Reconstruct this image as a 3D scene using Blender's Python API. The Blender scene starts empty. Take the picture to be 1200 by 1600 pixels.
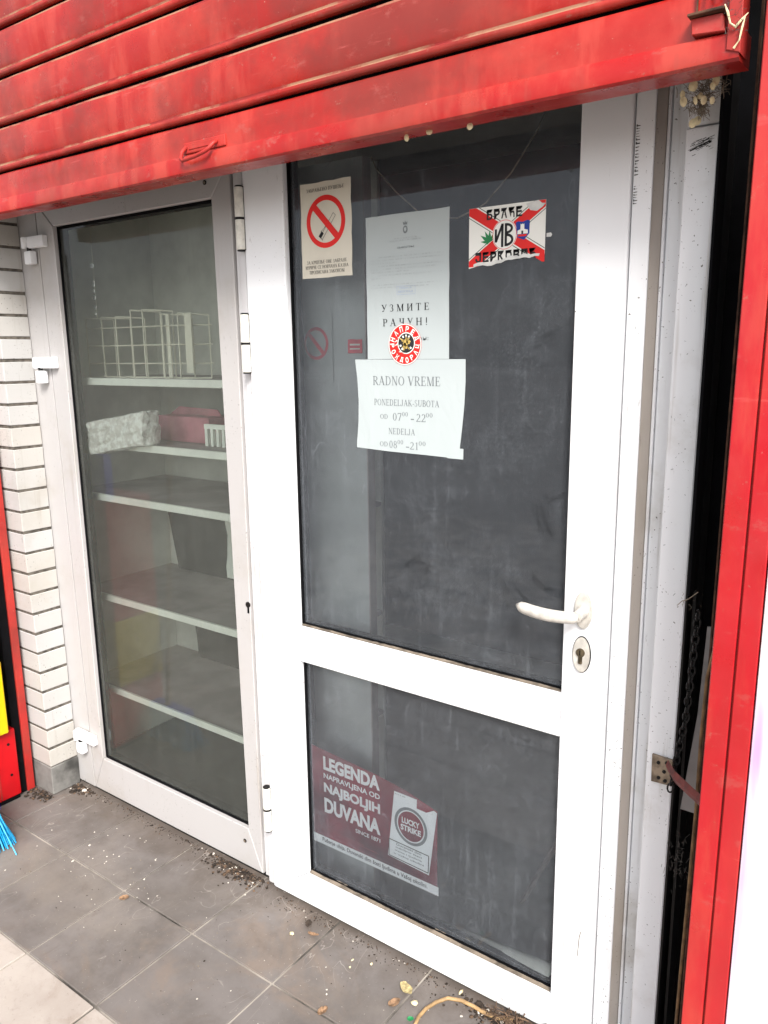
import bpy, bmesh, math, random
from mathutils import Vector, Matrix, noise as mnoise
random.seed(11)
R = math.radians
sc = bpy.context.scene
C = sc.collection

# ------------------------------------------------------------------ camera, sky, sun, exposure
FPX, YAW, PITCH, ROLL = 1232.83, R(36.2356), R(11.611), R(-0.7145)
cam = bpy.data.cameras.new("camera"); camo = bpy.data.objects.new("camera", cam); C.objects.link(camo)
sc.camera = camo
cam.sensor_fit = 'VERTICAL'; cam.sensor_height = 24.0; cam.sensor_width = 18.0
cam.lens = FPX / 1600 * 24.0
cam.clip_start = 0.02; cam.clip_end = 500
fw = Vector((-math.sin(YAW) * math.cos(PITCH), math.cos(YAW) * math.cos(PITCH), -math.sin(PITCH)))
rt0 = Vector((math.cos(YAW), math.sin(YAW), 0)); up0 = rt0.cross(fw)
rt = rt0 * math.cos(ROLL) + up0 * math.sin(ROLL); up = up0 * math.cos(ROLL) - rt0 * math.sin(ROLL)
m = Matrix.Identity(4)
for i in range(3):
    m[i][0] = rt[i]; m[i][1] = up[i]; m[i][2] = -fw[i]
m[0][3], m[1][3], m[2][3] = 0, 0, 1.6
camo.matrix_world = m

SUN_EL, SUN_AZ = R(41), R(136)          # azimuth clockwise from +Y: light from the front right
world = bpy.data.worlds.new("World"); sc.world = world; world.use_nodes = True
wn = world.node_tree.nodes; wl = world.node_tree.links
for n in list(wn): wn.remove(n)
wo = wn.new('ShaderNodeOutputWorld'); bg = wn.new('ShaderNodeBackground'); sky = wn.new('ShaderNodeTexSky')
hs = wn.new('ShaderNodeHueSaturation')
sky.sky_type = 'NISHITA'; sky.sun_disc = False; sky.sun_elevation = SUN_EL; sky.sun_rotation = SUN_AZ
sky.dust_density = 3.0; sky.air_density = 1.0
hs.inputs['Saturation'].default_value = 0.22
bg.inputs['Strength'].default_value = 0.115
wl.new(sky.outputs[0], hs.inputs['Color']); wl.new(hs.outputs[0], bg.inputs['Color']); wl.new(bg.outputs[0], wo.inputs['Surface'])
sun = bpy.data.lights.new("sun", 'SUN'); suno = bpy.data.objects.new("sun", sun); C.objects.link(suno)
sun.energy = 2.0; sun.angle = R(20); sun.color = (1.0, 0.96, 0.91)
sd = Vector((math.sin(SUN_AZ) * math.cos(SUN_EL), math.cos(SUN_AZ) * math.cos(SUN_EL), math.sin(SUN_EL)))
suno.rotation_euler = sd.to_track_quat('Z', 'Y').to_euler()
sc.view_settings.view_transform = 'Standard'; sc.view_settings.look = 'None'
sc.view_settings.gamma = 1.0; sc.view_settings.use_curve_mapping = False
sc.view_settings.exposure = 1.26
sc.render.engine = 'CYCLES'
sc.cycles.transparent_max_bounces = 24; sc.cycles.max_bounces = 10

# ------------------------------------------------------------------ materials
def srgb(r, g, b):
    f = lambda c: (c / 255 / 12.92) if c <= 10 else ((c / 255 + 0.055) / 1.055) ** 2.4
    return (f(r), f(g), f(b), 1)

class NT:
    def __init__(s, name):
        s.m = bpy.data.materials.new(name); s.m.use_nodes = True
        s.t = s.m.node_tree
        for n in list(s.t.nodes): s.t.nodes.remove(n)
        s.out = s.t.nodes.new('ShaderNodeOutputMaterial')
        s.pos = s.t.nodes.new('ShaderNodeNewGeometry').outputs['Position']
    def n(s, k, **kw):
        n = s.t.nodes.new(k)
        for a, v in kw.items(): setattr(n, a, v)
        return n
    def l(s, a, b): s.t.links.new(a, b)
    def noise(s, scale, detail=4, rough=.55, stretch=None, off=0, dist=0.0):
        mp = s.n('ShaderNodeMapping'); s.l(s.pos, mp.inputs['Vector'])
        mp.inputs['Scale'].default_value = stretch or (1, 1, 1); mp.inputs['Location'].default_value = (off, off * .7, off * 1.3)
        n = s.n('ShaderNodeTexNoise'); s.l(mp.outputs[0], n.inputs['Vector'])
        n.inputs['Scale'].default_value = scale; n.inputs['Detail'].default_value = detail; n.inputs['Distortion'].default_value = dist; n.inputs['Roughness'].default_value = rough
        return n.outputs['Fac']
    def ramp(s, src, a, b, va=0.0, vb=1.0):
        r = s.n('ShaderNodeMapRange'); r.interpolation_type = 'SMOOTHSTEP'
        s.l(src, r.inputs[0])
        for i, v in ((1, a), (2, b), (3, va), (4, vb)): r.inputs[i].default_value = v
        return r.outputs[0]
    def mix(s, fac, a, b):
        x = s.n('ShaderNodeMix', data_type='RGBA')
        if isinstance(fac, (int, float)): x.inputs[0].default_value = fac
        else: s.l(fac, x.inputs[0])
        for i, v in ((6, a), (7, b)):
            if isinstance(v, tuple): x.inputs[i].default_value = v
            else: s.l(v, x.inputs[i])
        return x.outputs[2]
    def math(s, op, a, b=None):
        x = s.n('ShaderNodeMath', operation=op)
        for i, v in enumerate((a, b)):
            if v is None: continue
            if isinstance(v, (int, float)): x.inputs[i].default_value = v
            else: s.l(v, x.inputs[i])
        return x.outputs[0]
    def bsdf(s, col, rough, bump=None, bstr=.2, bdist=.002, metallic=0, spec=.5):
        p = s.n('ShaderNodeBsdfPrincipled')
        if isinstance(col, tuple): p.inputs['Base Color'].default_value = col
        else: s.l(col, p.inputs['Base Color'])
        if isinstance(rough, (int, float)): p.inputs['Roughness'].default_value = rough
        else: s.l(rough, p.inputs['Roughness'])
        p.inputs['Metallic'].default_value = metallic
        p.inputs['Specular IOR Level'].default_value = spec
        if bump is not None:
            b = s.n('ShaderNodeBump'); b.inputs['Strength'].default_value = bstr; b.inputs['Distance'].default_value = bdist
            s.l(bump, b.inputs['Height']); s.l(b.outputs[0], p.inputs['Normal'])
        s.l(p.outputs[0], s.out.inputs['Surface'])
        return p

def plain(name, col, rough=.6, var=.12, scale=14, metallic=0, bstr=.15, spec=.4):
    t = NT(name); a = t.noise(scale, 5)
    d = tuple(c * (1 - var * 2) for c in col[:3]) + (1,)
    c = t.mix(t.ramp(a, .35, .7), col, d)
    t.bsdf(c, rough, t.noise(scale * 12, 3), bstr, .0008, metallic, spec)
    return t.m

def white_paint(name, col, grime, speck=1.0, rough=.38, objvar=0.0):
    """coated aluminium / plastic with specks, hairline scuffs and rain streaks"""
    t = NT(name)
    g = t.ramp(t.noise(3.1, 6, .65, off=3), .50, .74, 0, grime)
    c = t.mix(g, col, srgb(150, 140, 124))
    oi = t.n('ShaderNodeObjectInfo')
    c = t.mix(t.math('MULTIPLY', oi.outputs['Random'], objvar), c, srgb(176, 168, 154))
    st = t.ramp(t.noise(40, 3, .6, (1, 1, .05)), .60, .78, 0, grime * .9)
    c = t.mix(st, c, srgb(140, 130, 115))
    sp = t.math('MULTIPLY', t.ramp(t.noise(210, 2, .5), .69, .73, 0, .85 * speck), t.ramp(t.noise(7, 3), .44, .62))
    c = t.mix(sp, c, srgb(70, 62, 54))
    sc_ = t.math('MULTIPLY', t.ramp(t.noise(60, 4, .7, (1, 1, .25), 9), .64, .72, 0, .6 * speck), t.ramp(t.noise(5, 3, off=5), .48, .66))
    c = t.mix(sc_, c, srgb(105, 98, 90))
    rn = t.ramp(t.noise(9, 4), .3, .7, rough - .08, rough + .12)
    t.bsdf(c, rn, t.noise(90, 3), .06, .001)
    return t.m

def red_paint(name, col, fade, dirt, rough=.42, stretch=(.9, 1, 1.0)):
    t = NT(name)
    a = t.ramp(t.noise(5.5, 6, .62, stretch), .42, .72, 0, fade)
    c = t.mix(a, col, srgb(184, 68, 54))
    sm = t.ramp(t.noise(9, 5, .6, (1.6, 1, .35), 13), .50, .64, 0, fade)
    c = t.mix(sm, c, srgb(180, 62, 50))
    b = t.ramp(t.noise(3.0, 6, .68, stretch, 4), .40, .66, 0, dirt)
    c = t.mix(b, c, srgb(116, 42, 34))
    st = t.ramp(t.noise(28, 4, .6, (1, 1, .08), 2), .58, .76, 0, dirt * .55)
    c = t.mix(st, c, srgb(126, 60, 50))
    ch = t.ramp(t.noise(48, 7, .8, (.6, 1, 1), 19), .63, .68, 0, .75 * fade)
    c = t.mix(ch, c, srgb(150, 104, 88))
    hl = t.ramp(t.noise(55, 5, .7, (.10, 1, 1), 23), .62, .72, 0, .55 * fade)
    c = t.mix(hl, c, srgb(196, 96, 90))
    d = t.ramp(t.noise(16, 8, .75, (.7, 1, 1.2), 7), .58, .66, 0, .6 * fade)
    c = t.mix(d, c, srgb(160, 84, 76))
    s = t.ramp(t.noise(140, 2, .5), .72, .76, 0, .7)
    s = t.math('MULTIPLY', s, t.ramp(t.noise(8, 3, off=2), .5, .62))
    c = t.mix(s, c, srgb(186, 140, 128))
    t.bsdf(c, t.ramp(t.noise(12, 5), .3, .7, rough - .1, rough + .18), t.noise(30, 5), .12, .002)
    return t.m

def glass_mat(name, dust_lo, dust_hi, tint, dustcol, mottled=1.0, ior=1.46):
    t = NT(name)
    fr = t.n('ShaderNodeFresnel'); fr.inputs['IOR'].default_value = ior
    tr = t.n('ShaderNodeBsdfTransparent'); tr.inputs[0].default_value = tint
    gl = t.n('ShaderNodeBsdfGlossy'); gl.inputs['Roughness'].default_value = .03
    gl.inputs['Color'].default_value = (.9, .93, 1, 1)
    mx = t.n('ShaderNodeMixShader'); t.l(fr.outputs[0], mx.inputs[0]); t.l(tr.outputs[0], mx.inputs[1]); t.l(gl.outputs[0], mx.inputs[2])
    df = t.n('ShaderNodeBsdfDiffuse'); df.inputs[0].default_value = dustcol
    a = t.ramp(t.noise(2.6, 10, .74, dist=.6), .36, .64)
    b = t.ramp(t.noise(26, 9, .78, (1, 1, .8), 5, .7), .38, .68)
    c = t.ramp(t.noise(75, 5, .65, (1, 1, .05), 8), .48, .78)
    h = t.ramp(t.noise(60, 5, .65, (.12, 1, 1), 3), .50, .74)
    sp = t.ramp(t.noise(300, 3, .6, off=1), .54, .70)
    lo = t.ramp(t.noise(4.5, 5, .65, off=21, dist=.5), .35, .62)
    sp = t.math('MULTIPLY', sp, t.math('ADD', t.math('MULTIPLY', lo, .6), .4))
    scr = t.ramp(t.math('ABSOLUTE', t.math('SUBTRACT', t.noise(7, 2, .4, (1, 1, .45), 31, 1.5), .5)), .0, .006, 1, 0)
    scr = t.math('MULTIPLY', scr, t.ramp(t.noise(3.3, 3, off=41), .52, .66))
    k = t.math('MULTIPLY', a, .14)
    for q_, w_ in ((b, .17), (c, .26), (h, .12), (sp, .42 * mottled), (scr, .40 * mottled), (lo, .12)):
        k = t.math('ADD', k, t.math('MULTIPLY', q_, w_))
    wp = t.ramp(t.noise(5.5, 6, .7, (1, 1, 1.5), 51, 1.4), .60, .68, 1, .62 if mottled > .5 else .95)
    f = t.math('MULTIPLY', t.ramp(k, .12, .95, dust_lo, dust_hi), wp)
    m2 = t.n('ShaderNodeMixShader'); t.l(f, m2.inputs[0]); t.l(mx.outputs[0], m2.inputs[1]); t.l(df.outputs[0], m2.inputs[2])
    t.l(m2.outputs[0], t.out.inputs['Surface'])
    return t.m

def clear_mat(name):
    t = NT(name)
    tr = t.n('ShaderNodeBsdfTransparent'); tr.inputs[0].default_value = (.96, .98, .97, 1)
    t.l(tr.outputs[0], t.out.inputs['Surface']); return t.m

def tile_mat(name, col, dark, pale, dusty):
    t = NT(name)
    oi = t.n('ShaderNodeObjectInfo')
    c = t.mix(t.ramp(t.noise(5, 7, .66), .35, .7), col, dark)
    c = t.mix(t.ramp(t.noise(2.3, 6, .65, off=6), .45, .75, 0, dusty), c, pale)
    c = t.mix(t.math('MULTIPLY', oi.outputs['Random'], .28), c, dark)
    st = t.ramp(t.noise(6, 8, .72, off=11, dist=1.2), .54, .70, 0, .45)
    c = t.mix(st, c, srgb(98, 88, 81))
    st = t.ramp(t.noise(2.6, 8, .7, off=17, dist=.8), .52, .66, 0, .5)
    c = t.mix(st, c, srgb(128, 112, 99))
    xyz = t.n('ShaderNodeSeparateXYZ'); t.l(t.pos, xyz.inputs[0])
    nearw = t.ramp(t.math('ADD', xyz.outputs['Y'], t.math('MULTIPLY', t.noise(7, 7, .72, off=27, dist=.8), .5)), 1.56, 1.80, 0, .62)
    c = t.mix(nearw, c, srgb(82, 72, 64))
    sp = t.ramp(t.noise(190, 2, .5), .715, .75, 0, .55)
    c = t.mix(sp, c, srgb(196, 186, 174))
    sk = t.ramp(t.noise(90, 6, .75, off=4), .58, .72, 0, .45)
    c = t.mix(sk, c, srgb(84, 76, 72))
    ln = t.ramp(t.math('ABSOLUTE', t.math('SUBTRACT', t.noise(11, 2, .4, (1, .5, 1), 31, 1.2), .5)), .0, .006, .45, 0)
    c = t.mix(t.math('MULTIPLY', ln, t.ramp(t.noise(5, 3, off=41), .5, .62)), c, srgb(176, 168, 160))
    t.bsdf(c, t.ramp(t.noise(14, 4), .3, .7, .5, .75), t.noise(55, 6, .7), .14, .002, spec=.35)
    return t.m

M = {}
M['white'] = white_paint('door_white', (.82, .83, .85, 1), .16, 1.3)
M['offwhite_dimmed'] = white_paint('side_white_dimmed', (.43, .415, .41, 1), .38, 1.5)  # off-white darkened further to carry the dimmer light on the left
M['trim'] = white_paint('trim_white', (.73, .74, .765, 1), .60, 2.4)
M['mull'] = white_paint('mullion_white', (.60, .59, .60, 1), .34, 1.2)
M['grey_edge'] = white_paint('dirty_shaded_edge', (.42, .38, .34, 1), .5, 1.0, .6)  # grey-brown mixes dirt with the shade of the jamb's side face
M['red'] = red_paint('shutter_red', srgb(158, 22, 15), .6, .78, .34)
M['red_lip'] = red_paint('rail_red', srgb(164, 14, 14), .85, .5, .32)
M['red_post'] = red_paint('post_red', srgb(172, 18, 30), .5, .30, .35, (1, 1, .4))
M['red_old'] = red_paint('old_red', srgb(172, 36, 32), .4, .7, .55)
M['dust'] = plain('settled_dust', srgb(140, 100, 78), .9, .3, 8)
t = NT('ledge_dust')
c = t.mix(t.ramp(t.noise(14, 7, .7, (.5, 1, 1)), .40, .58), srgb(132, 30, 28), srgb(150, 108, 84))
t.bsdf(c, .9); M['dust'] = t.m
M['grime'] = plain('sill_grime', srgb(132, 120, 106), .95, .3, 30)
M['black'] = plain('rubber_and_shade_black', (.004, .004, .005, 1), .9, .2, 30, 0, .1, .1)  # gasket rubber; also the black that paints shade into gaps
M['dark'] = plain('dark_steel', (.010, .009, .009, 1), .5, .3, 25, .3)
M['rust'] = plain('rusty_steel', srgb(96, 66, 50), .8, .35, 45, .2)
M['rust_red'] = plain('rusty_red_paint', srgb(112, 44, 38), .7, .3, 45)
M['plate'] = plain('zinc_plate', srgb(150, 134, 116), .55, .3, 60, .4)
M['brick'] = white_paint('white_brick', (.46, .455, .445, 1), .42, 2.6, .7, .4)
M['mortar'] = plain('brick_mortar', srgb(104, 98, 90), .95, .3, 60)
M['plinth'] = plain('cement_plinth', srgb(128, 126, 122), .9, .4, 9)
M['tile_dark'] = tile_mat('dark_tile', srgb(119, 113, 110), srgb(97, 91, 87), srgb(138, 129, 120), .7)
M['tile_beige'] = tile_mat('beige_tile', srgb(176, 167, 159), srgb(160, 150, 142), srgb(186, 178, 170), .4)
M['grout'] = plain('tile_grout', srgb(166, 158, 148), .95, .45, 5)
M['asphalt'] = plain('pavement_grey', srgb(120, 116, 112), .9, .2, 3)
M['render'] = plain('wall_render', srgb(178, 172, 164), .9, .12, 4)
M['room'] = plain('room_grey', (.55, .54, .52, 1), .9, .2, 3)
M['pit'] = plain('gap_shade_wall', (.012, .011, .011, 1), .95, .3, 20, 0, .1, .1)  # near-black colour stands for the deep shade in the gap
M['room_dark'] = plain('room_dark', srgb(70, 70, 74), .9, .2, 3)
M['shelf'] = plain('shelf_white', (.84, .85, .78, 1), .5, .06, 9)
M['shelf_back'] = plain('shelf_back', (.74, .74, .68, 1), .7, .12, 5)
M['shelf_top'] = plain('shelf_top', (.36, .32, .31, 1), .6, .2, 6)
M['board_dark'] = plain('dark_board', srgb(44, 42, 40), .8, .3, 8)
t = NT('white_paper')
t.bsdf((.43, .475, .48, 1), .75, t.noise(16, 3, .5, (1, 1, .4), 2, .8), .35, .006, spec=.2); M['paper'] = t.m
M['cream'] = plain('cream_paper', (.68, .64, .54, 1), .6, .04, 12, 0, .1)
M['sticker'] = plain('sticker_white', (.85, .85, .80, 1), .4, .02, 12)
M['torn'] = plain('torn_paper', (.72, .72, .70, 1), .9, .1, 40)
M['ad_white'] = plain('poster_white', (.84, .87, .88, 1), .5, .03, 12)
M['left_print'] = plain('yellowed_print', (.70, .66, .16, 1), .7, .2, 6)
M['ink'] = plain('black_ink', (.018, .018, .02, 1), .6, .1, 40)
M['ink_grey'] = plain('grey_ink', (.20, .22, .23, 1), .7, .1, 40)
M['ink_faint'] = plain('faint_ink', (.42, .46, .47, 1), .7, .1, 40)
M['ink_blue'] = plain('blue_stamp_ink', (.34, .42, .60, 1), .7, .1, 40)
M['red_ink'] = plain('red_ink', srgb(226, 34, 30), .5, .04, 20)
M['red_faded'] = plain('faded_red_ink', srgb(196, 84, 92), .7, .2, 20)
M['green_ink'] = plain('green_ink', srgb(40, 140, 82), .5, .1, 20)
M['dkgreen_ink'] = plain('dark_green_ink', srgb(30, 66, 44), .5, .1, 20)
M['blue_ink'] = plain('blue_ink', srgb(28, 58, 150), .5, .05, 20)
M['gold_ink'] = plain('gold_ink', srgb(214, 184, 104), .5, .2, 90)
M['ad_red'] = None
M['board_pale'] = plain('pale_board', srgb(140, 134, 132), .8, .2, 9)
M['part'] = plain('partition_grey', (.40, .42, .41, 1), .7, .12, 3)
t = NT('poster_red')
c = t.mix(t.ramp(t.noise(4, 4), .35, .65), srgb(140, 16, 46), srgb(78, 10, 30))
c = t.mix(t.ramp(t.noise(3.2, 3, off=2), .56, .72), c, srgb(64, 26, 40))
t.bsdf(c, .5); M['ad_red'] = t.m
M['yellow'] = plain('yellow_panel', srgb(216, 188, 10), .4, .04, 6)
M['blue'] = plain('blue_panel', srgb(20, 40, 190), .4, .05, 6)
M['bright_red'] = plain('bright_red_panel', srgb(188, 12, 22), .35, .08, 9)
M['bristle'] = plain('blue_bristle', srgb(24, 160, 214), .5, .15, 60)
M['wood'] = plain('broom_wood', srgb(150, 112, 74), .6, .2, 20)
M['handle'] = plain('handle_enamel', (.60, .57, .52, 1), .28, .16, 40)
M['hinge'] = plain('hinge_cream', (.78, .76, .69, 1), .4, .1, 60)
M['brass'] = plain('lock_brass', srgb(120, 108, 88), .35, .3, 60, .7)
M['seed'] = plain('dry_seed', srgb(226, 212, 172), .7, .12, 120)
M['web'] = plain('dusty_web', srgb(140, 128, 112), .95, .25, 90)
M['leaf_dry'] = plain('dry_leaf', srgb(196, 178, 128), .75, .25, 90)
M['leaf_brown'] = plain('brown_leaf', srgb(150, 118, 90), .75, .3, 90)
M['vine'] = plain('tan_cable', srgb(172, 140, 98), .6, .2, 60)
M['fluff'] = plain('grey_fluff', srgb(92, 88, 83), .95, .3, 90)
M['cable_brown'] = plain('brown_cable', srgb(128, 98, 66), .7, .3, 40)
M['leaf_dk'] = plain('rotted_leaf', srgb(110, 88, 70), .95, .4, 60)
M['dirt'] = plain('loose_dirt', srgb(62, 52, 44), .95, .4, 60)
M['grit'] = plain('pale_grit', srgb(214, 206, 194), .9, .15, 60)
M['pink'] = plain('pink_box', srgb(196, 124, 136), .5, .15, 12)
M['wire'] = plain('white_wire', srgb(226, 222, 206), .4, .05, 12)
t = NT('glare_white')
t.bsdf(t.mix(t.ramp(t.noise(50, 5), .4, .6), (.93, .92, .88, 1), (.70, .66, .62, 1)), .15, t.noise(55, 5, .6), .9, .006, spec=.9); M['glare_mat'] = t.m  # bright shiny white for the glare spot on the shelf
M['glint'] = plain('glint_shiny', (.92, .92, .9, 1), .12, .05, 60, .6, .5)  # shiny colour for the bright glints behind the side pane
t = NT('poster_white_pink')
c = t.mix(t.ramp(t.noise(9, 3, .5, (1.6, 1, .22), 3, .6), .46, .70, 0, .8), (.60, .59, .62, 1), srgb(190, 128, 190))
t.bsdf(c, .35); M['banner'] = t.m
M['glass_door'] = glass_mat('door_glass', .075, .225, (.95, .96, .98, 1), (.475, .515, .57, 1), 1.0)  # dust colour tinted blue to hold the sky's reflection as well
M['glass_side'] = glass_mat('side_glass', .075, .16, (.94, .97, .95, 1), (.54, .56, .50, 1), .35, 1.34)
M['glass_back'] = clear_mat('glass_inner_face')

# ------------------------------------------------------------------ geometry helpers
def finish(name, bm, mats, parent=None, loc=None, smooth=None):
    me = bpy.data.meshes.new(name)
    off = Vector(parent['org']) if parent is not None and 'org' in parent else Vector(loc or (0, 0, 0))
    bmesh.ops.translate(bm, verts=bm.verts, vec=-off)
    bm.normal_update(); bm.to_mesh(me); bm.free()
    for x in (mats if isinstance(mats, (list, tuple)) else [mats]): me.materials.append(x)
    if smooth:
        for p in me.polygons: p.use_smooth = True
        if smooth != 'all':
            try: me.set_sharp_from_angle(angle=R(smooth))
            except Exception: pass
    o = bpy.data.objects.new(name, me); C.objects.link(o)
    if parent is not None:
        o.parent = parent
        o['org'] = tuple(off)
    else:
        o.location = off; o['org'] = tuple(off)
    return o

def thing(name, label, cat, loc=(0, 0, 0), group=None):
    o = bpy.data.objects.new(name, None); C.objects.link(o)
    o.location = loc; o['org'] = tuple(loc); o['label'] = label; o['category'] = cat
    o.empty_display_size = .05
    if group: o['group'] = group
    return o
def tag(o, label, cat, group=None):
    o['label'] = label; o['category'] = cat
    if group: o['group'] = group
    return o
def struct(o): o['kind'] = 'structure'; return o

def box(x0, x1, y0, y1, z0, z1, bev=0.0, seg=1, bm=None):
    new = bmesh.new()
    vs = [new.verts.new((x, y, z)) for x in (x0, x1) for y in (y0, y1) for z in (z0, z1)]
    for f in ((0, 1, 3, 2), (4, 6, 7, 5), (0, 4, 5, 1), (2, 3, 7, 6), (0, 2, 6, 4), (1, 5, 7, 3)):
        new.faces.new([vs[i] for i in f])
    bmesh.ops.recalc_face_normals(new, faces=new.faces)
    if bev: bmesh.ops.bevel(new, geom=list(new.edges), offset=bev, segments=seg, affect='EDGES', profile=.6)
    return join(bm, new)

def join(bm, new):
    if bm is None: return new
    me = bpy.data.meshes.new('tmp'); new.to_mesh(me); new.free(); bm.from_mesh(me); bpy.data.meshes.remove(me); return bm

def prism(poly, y0, y1, bev=0.0, seg=1, bm=None):
    """polygon in (x, z), extruded from y0 (front) to y1"""
    new = bmesh.new()
    a = [new.verts.new((x, y0, z)) for x, z in poly]; b = [new.verts.new((x, y1, z)) for x, z in poly]
    fa = new.faces.new(a); new.faces.new(b[::-1])
    n = len(poly)
    for i in range(n): new.faces.new((a[i], b[i], b[(i + 1) % n], a[(i + 1) % n]))
    bmesh.ops.recalc_face_normals(new, faces=new.faces)
    if bev:
        bmesh.ops.bevel(new, geom=[e for e in new.edges if any(f is fa for f in e.link_faces)] if fa.is_valid else list(new.edges), offset=bev, segments=seg, affect='EDGES', profile=.6)
    return join(bm, new)

def plan_prism(poly, z0, z1, bev=0.0, bm=None):
    """polygon in (x, y), extruded in z"""
    new = bmesh.new()
    a = [new.verts.new((x, y, z0)) for x, y in poly]; b = [new.verts.new((x, y, z1)) for x, y in poly]
    new.faces.new(a[::-1]); new.faces.new(b); n = len(poly)
    for i in range(n): new.faces.new((a[i], a[(i + 1) % n], b[(i + 1) % n], b[i]))
    bmesh.ops.recalc_face_normals(new, faces=new.faces)
    if bev: bmesh.ops.bevel(new, geom=list(new.edges), offset=bev, segments=1, affect='EDGES')
    return join(bm, new)

def tube(path, rad, n=8, bm=None, flat=1.0, flat_axis=None):
    """tube along path; rad may be a number or a list"""
    new = bmesh.new()
    P = [Vector(p) for p in path]; rings = []
    for i, p in enumerate(P):
        d = (P[min(i + 1, len(P) - 1)] - P[max(i - 1, 0)]).normalized()
        ref = Vector((0, 0, 1)) if abs(d.z) < .9 else Vector((0, 1, 0))
        u = d.cross(ref).normalized(); v = u.cross(d).normalized()
        r = rad[i] if isinstance(rad, (list, tuple)) else rad
        rings.append([new.verts.new(p + u * math.cos(2 * math.pi * k / n) * r * flat + v * math.sin(2 * math.pi * k / n) * r) for k in range(n)])
    for a, b in zip(rings, rings[1:]):
        for k in range(n): new.faces.new((a[k], a[(k + 1) % n], b[(k + 1) % n], b[k]))
    new.faces.new(rings[0][::-1]); new.faces.new(rings[-1])
    bmesh.ops.recalc_face_normals(new, faces=new.faces)
    return join(bm, new)

def cyl(c, r, length, axis='Z', n=20, bev=0.0, bm=None, rx=None):
    new = bmesh.new()
    rx = rx or r
    a, b = [], []
    for k in range(n):
        t_ = 2 * math.pi * k / n; p, q = math.cos(t_) * rx, math.sin(t_) * r
        for lst, h in ((a, -length / 2), (b, length / 2)):
            lst.append(new.verts.new({'Z': (p, q, h), 'Y': (p, h, q), 'X': (h, p, q)}[axis]))
    fa = new.faces.new(a); fb = new.faces.new(b)
    for k in range(n): new.faces.new((a[k], a[(k + 1) % n], b[(k + 1) % n], b[k]))
    bmesh.ops.recalc_face_normals(new, faces=new.faces)
    if bev: bmesh.ops.bevel(new, geom=list(set(fa.edges) | set(fb.edges)), offset=bev, segments=2, affect='EDGES')
    bmesh.ops.translate(new, verts=new.verts, vec=c)
    return join(bm, new)

# --- flat print in a vertical plane: coordinates (x, z) at depth y
def poly_flat(polys, y, bm=None):
    bm = bm or bmesh.new()
    for p in polys:
        try:
            f = bm.faces.new([bm.verts.new((x, y, z)) for x, z in p]); f.normal_update()
            if f.normal.y > 0: f.normal_flip()
        except ValueError: pass
    return bm
def ring_polys(cx, cz, rxo, rzo, rxi, rzi, a0=0, a1=360, n=40):
    out = []
    for k in range(n):
        t0, t1 = R(a0 + (a1 - a0) * k / n), R(a0 + (a1 - a0) * (k + 1) / n)
        out.append([(cx + rxo * math.cos(t0), cz + rzo * math.sin(t0)), (cx + rxo * math.cos(t1), cz + rzo * math.sin(t1)),
                    (cx + rxi * math.cos(t1), cz + rzi * math.sin(t1)), (cx + rxi * math.cos(t0), cz + rzi * math.sin(t0))])
    return out
def disc(cx, cz, rx, rz, n=40): return [(cx + rx * math.cos(2 * math.pi * k / n), cz + rz * math.sin(2 * math.pi * k / n)) for k in range(n)]
def bar(x0, z0, x1, z1, w):
    d = Vector((x1 - x0, z1 - z0)).normalized(); nx, nz = -d.y * w / 2, d.x * w / 2
    return [(x0 + nx, z0 + nz), (x1 + nx, z1 + nz), (x1 - nx, z1 - nz), (x0 - nx, z0 - nz)]

_cache = {}
def sans(text, bold=0.0):
    """triangulated flat letters of the built-in font, normalised polygons [(x, z)...], width, height"""
    k = (text, bold)
    if k in _cache: return _cache[k]
    cu = bpy.data.curves.new('t', 'FONT'); cu.body = text; cu.size = 1; cu.offset = bold; cu.resolution_u = 3
    o = bpy.data.objects.new('t', cu); C.objects.link(o)
    dg = bpy.context.evaluated_depsgraph_get(); ev = o.evaluated_get(dg); me = ev.to_mesh()
    ps = [[(me.vertices[i].co.x, me.vertices[i].co.y) for i in p.vertices] for p in me.polygons]
    ev.to_mesh_clear(); bpy.data.objects.remove(o); bpy.data.curves.remove(cu)
    _cache[k] = ps
    return ps
def fit(ps, x0, x1, z0, z1):
    xs = [x for p in ps for x, z in p]; zs = [z for p in ps for x, z in p]
    if not xs: return []
    ax, bx, az, bz = min(xs), max(xs), min(zs), max(zs)
    return [[(x0 + (x - ax) / (bx - ax) * (x1 - x0), z0 + (z - az) / max(bz - az, 1e-6) * (z1 - z0)) for x, z in p] for p in ps]

# a small roman (serif) alphabet drawn from strokes
TK, TH = .135, .05
def _v(x, y0=0, y1=1, w=TK): return [[(x - w / 2, y0), (x + w / 2, y0), (x + w / 2, y1), (x - w / 2, y1)]]
def _h(x0, x1, y, w=TH): return [[(x0, y - w / 2), (x1, y - w / 2), (x1, y + w / 2), (x0, y + w / 2)]]
def _d(x0, y0, x1, y1, w): return [[(x0 - w / 2, y0), (x0 + w / 2, y0), (x1 + w / 2, y1), (x1 - w / 2, y1)]]
def _s(x, y, h=.14): return [[(x - h, y), (x + h, y), (x + h, y + .04), (x - h, y + .04)]]
def _st(x, y0=0, y1=1): return _v(x, y0, y1) + _s(x, y0) + _s(x, y1 - .04)
def _r(cx, cy, rx, ry, a0=0, a1=360, tk=TK, th=TH, n=18): return ring_polys(cx, cy, rx, ry, rx - tk, ry - th, a0, a1, n)
def _ser(x, y, d): return [[(x - .02, y), (x + .02, y), (x + .02, y + d), (x - .02, y + d)]]
G = {}
G['A'] = (.8, _d(.1, 0, .4, 1, .06) + _d(.66, 0, .38, 1, .15) + _h(.2, .58, .34) + _s(.1, 0, .11) + _s(.67, 0, .13))
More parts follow.
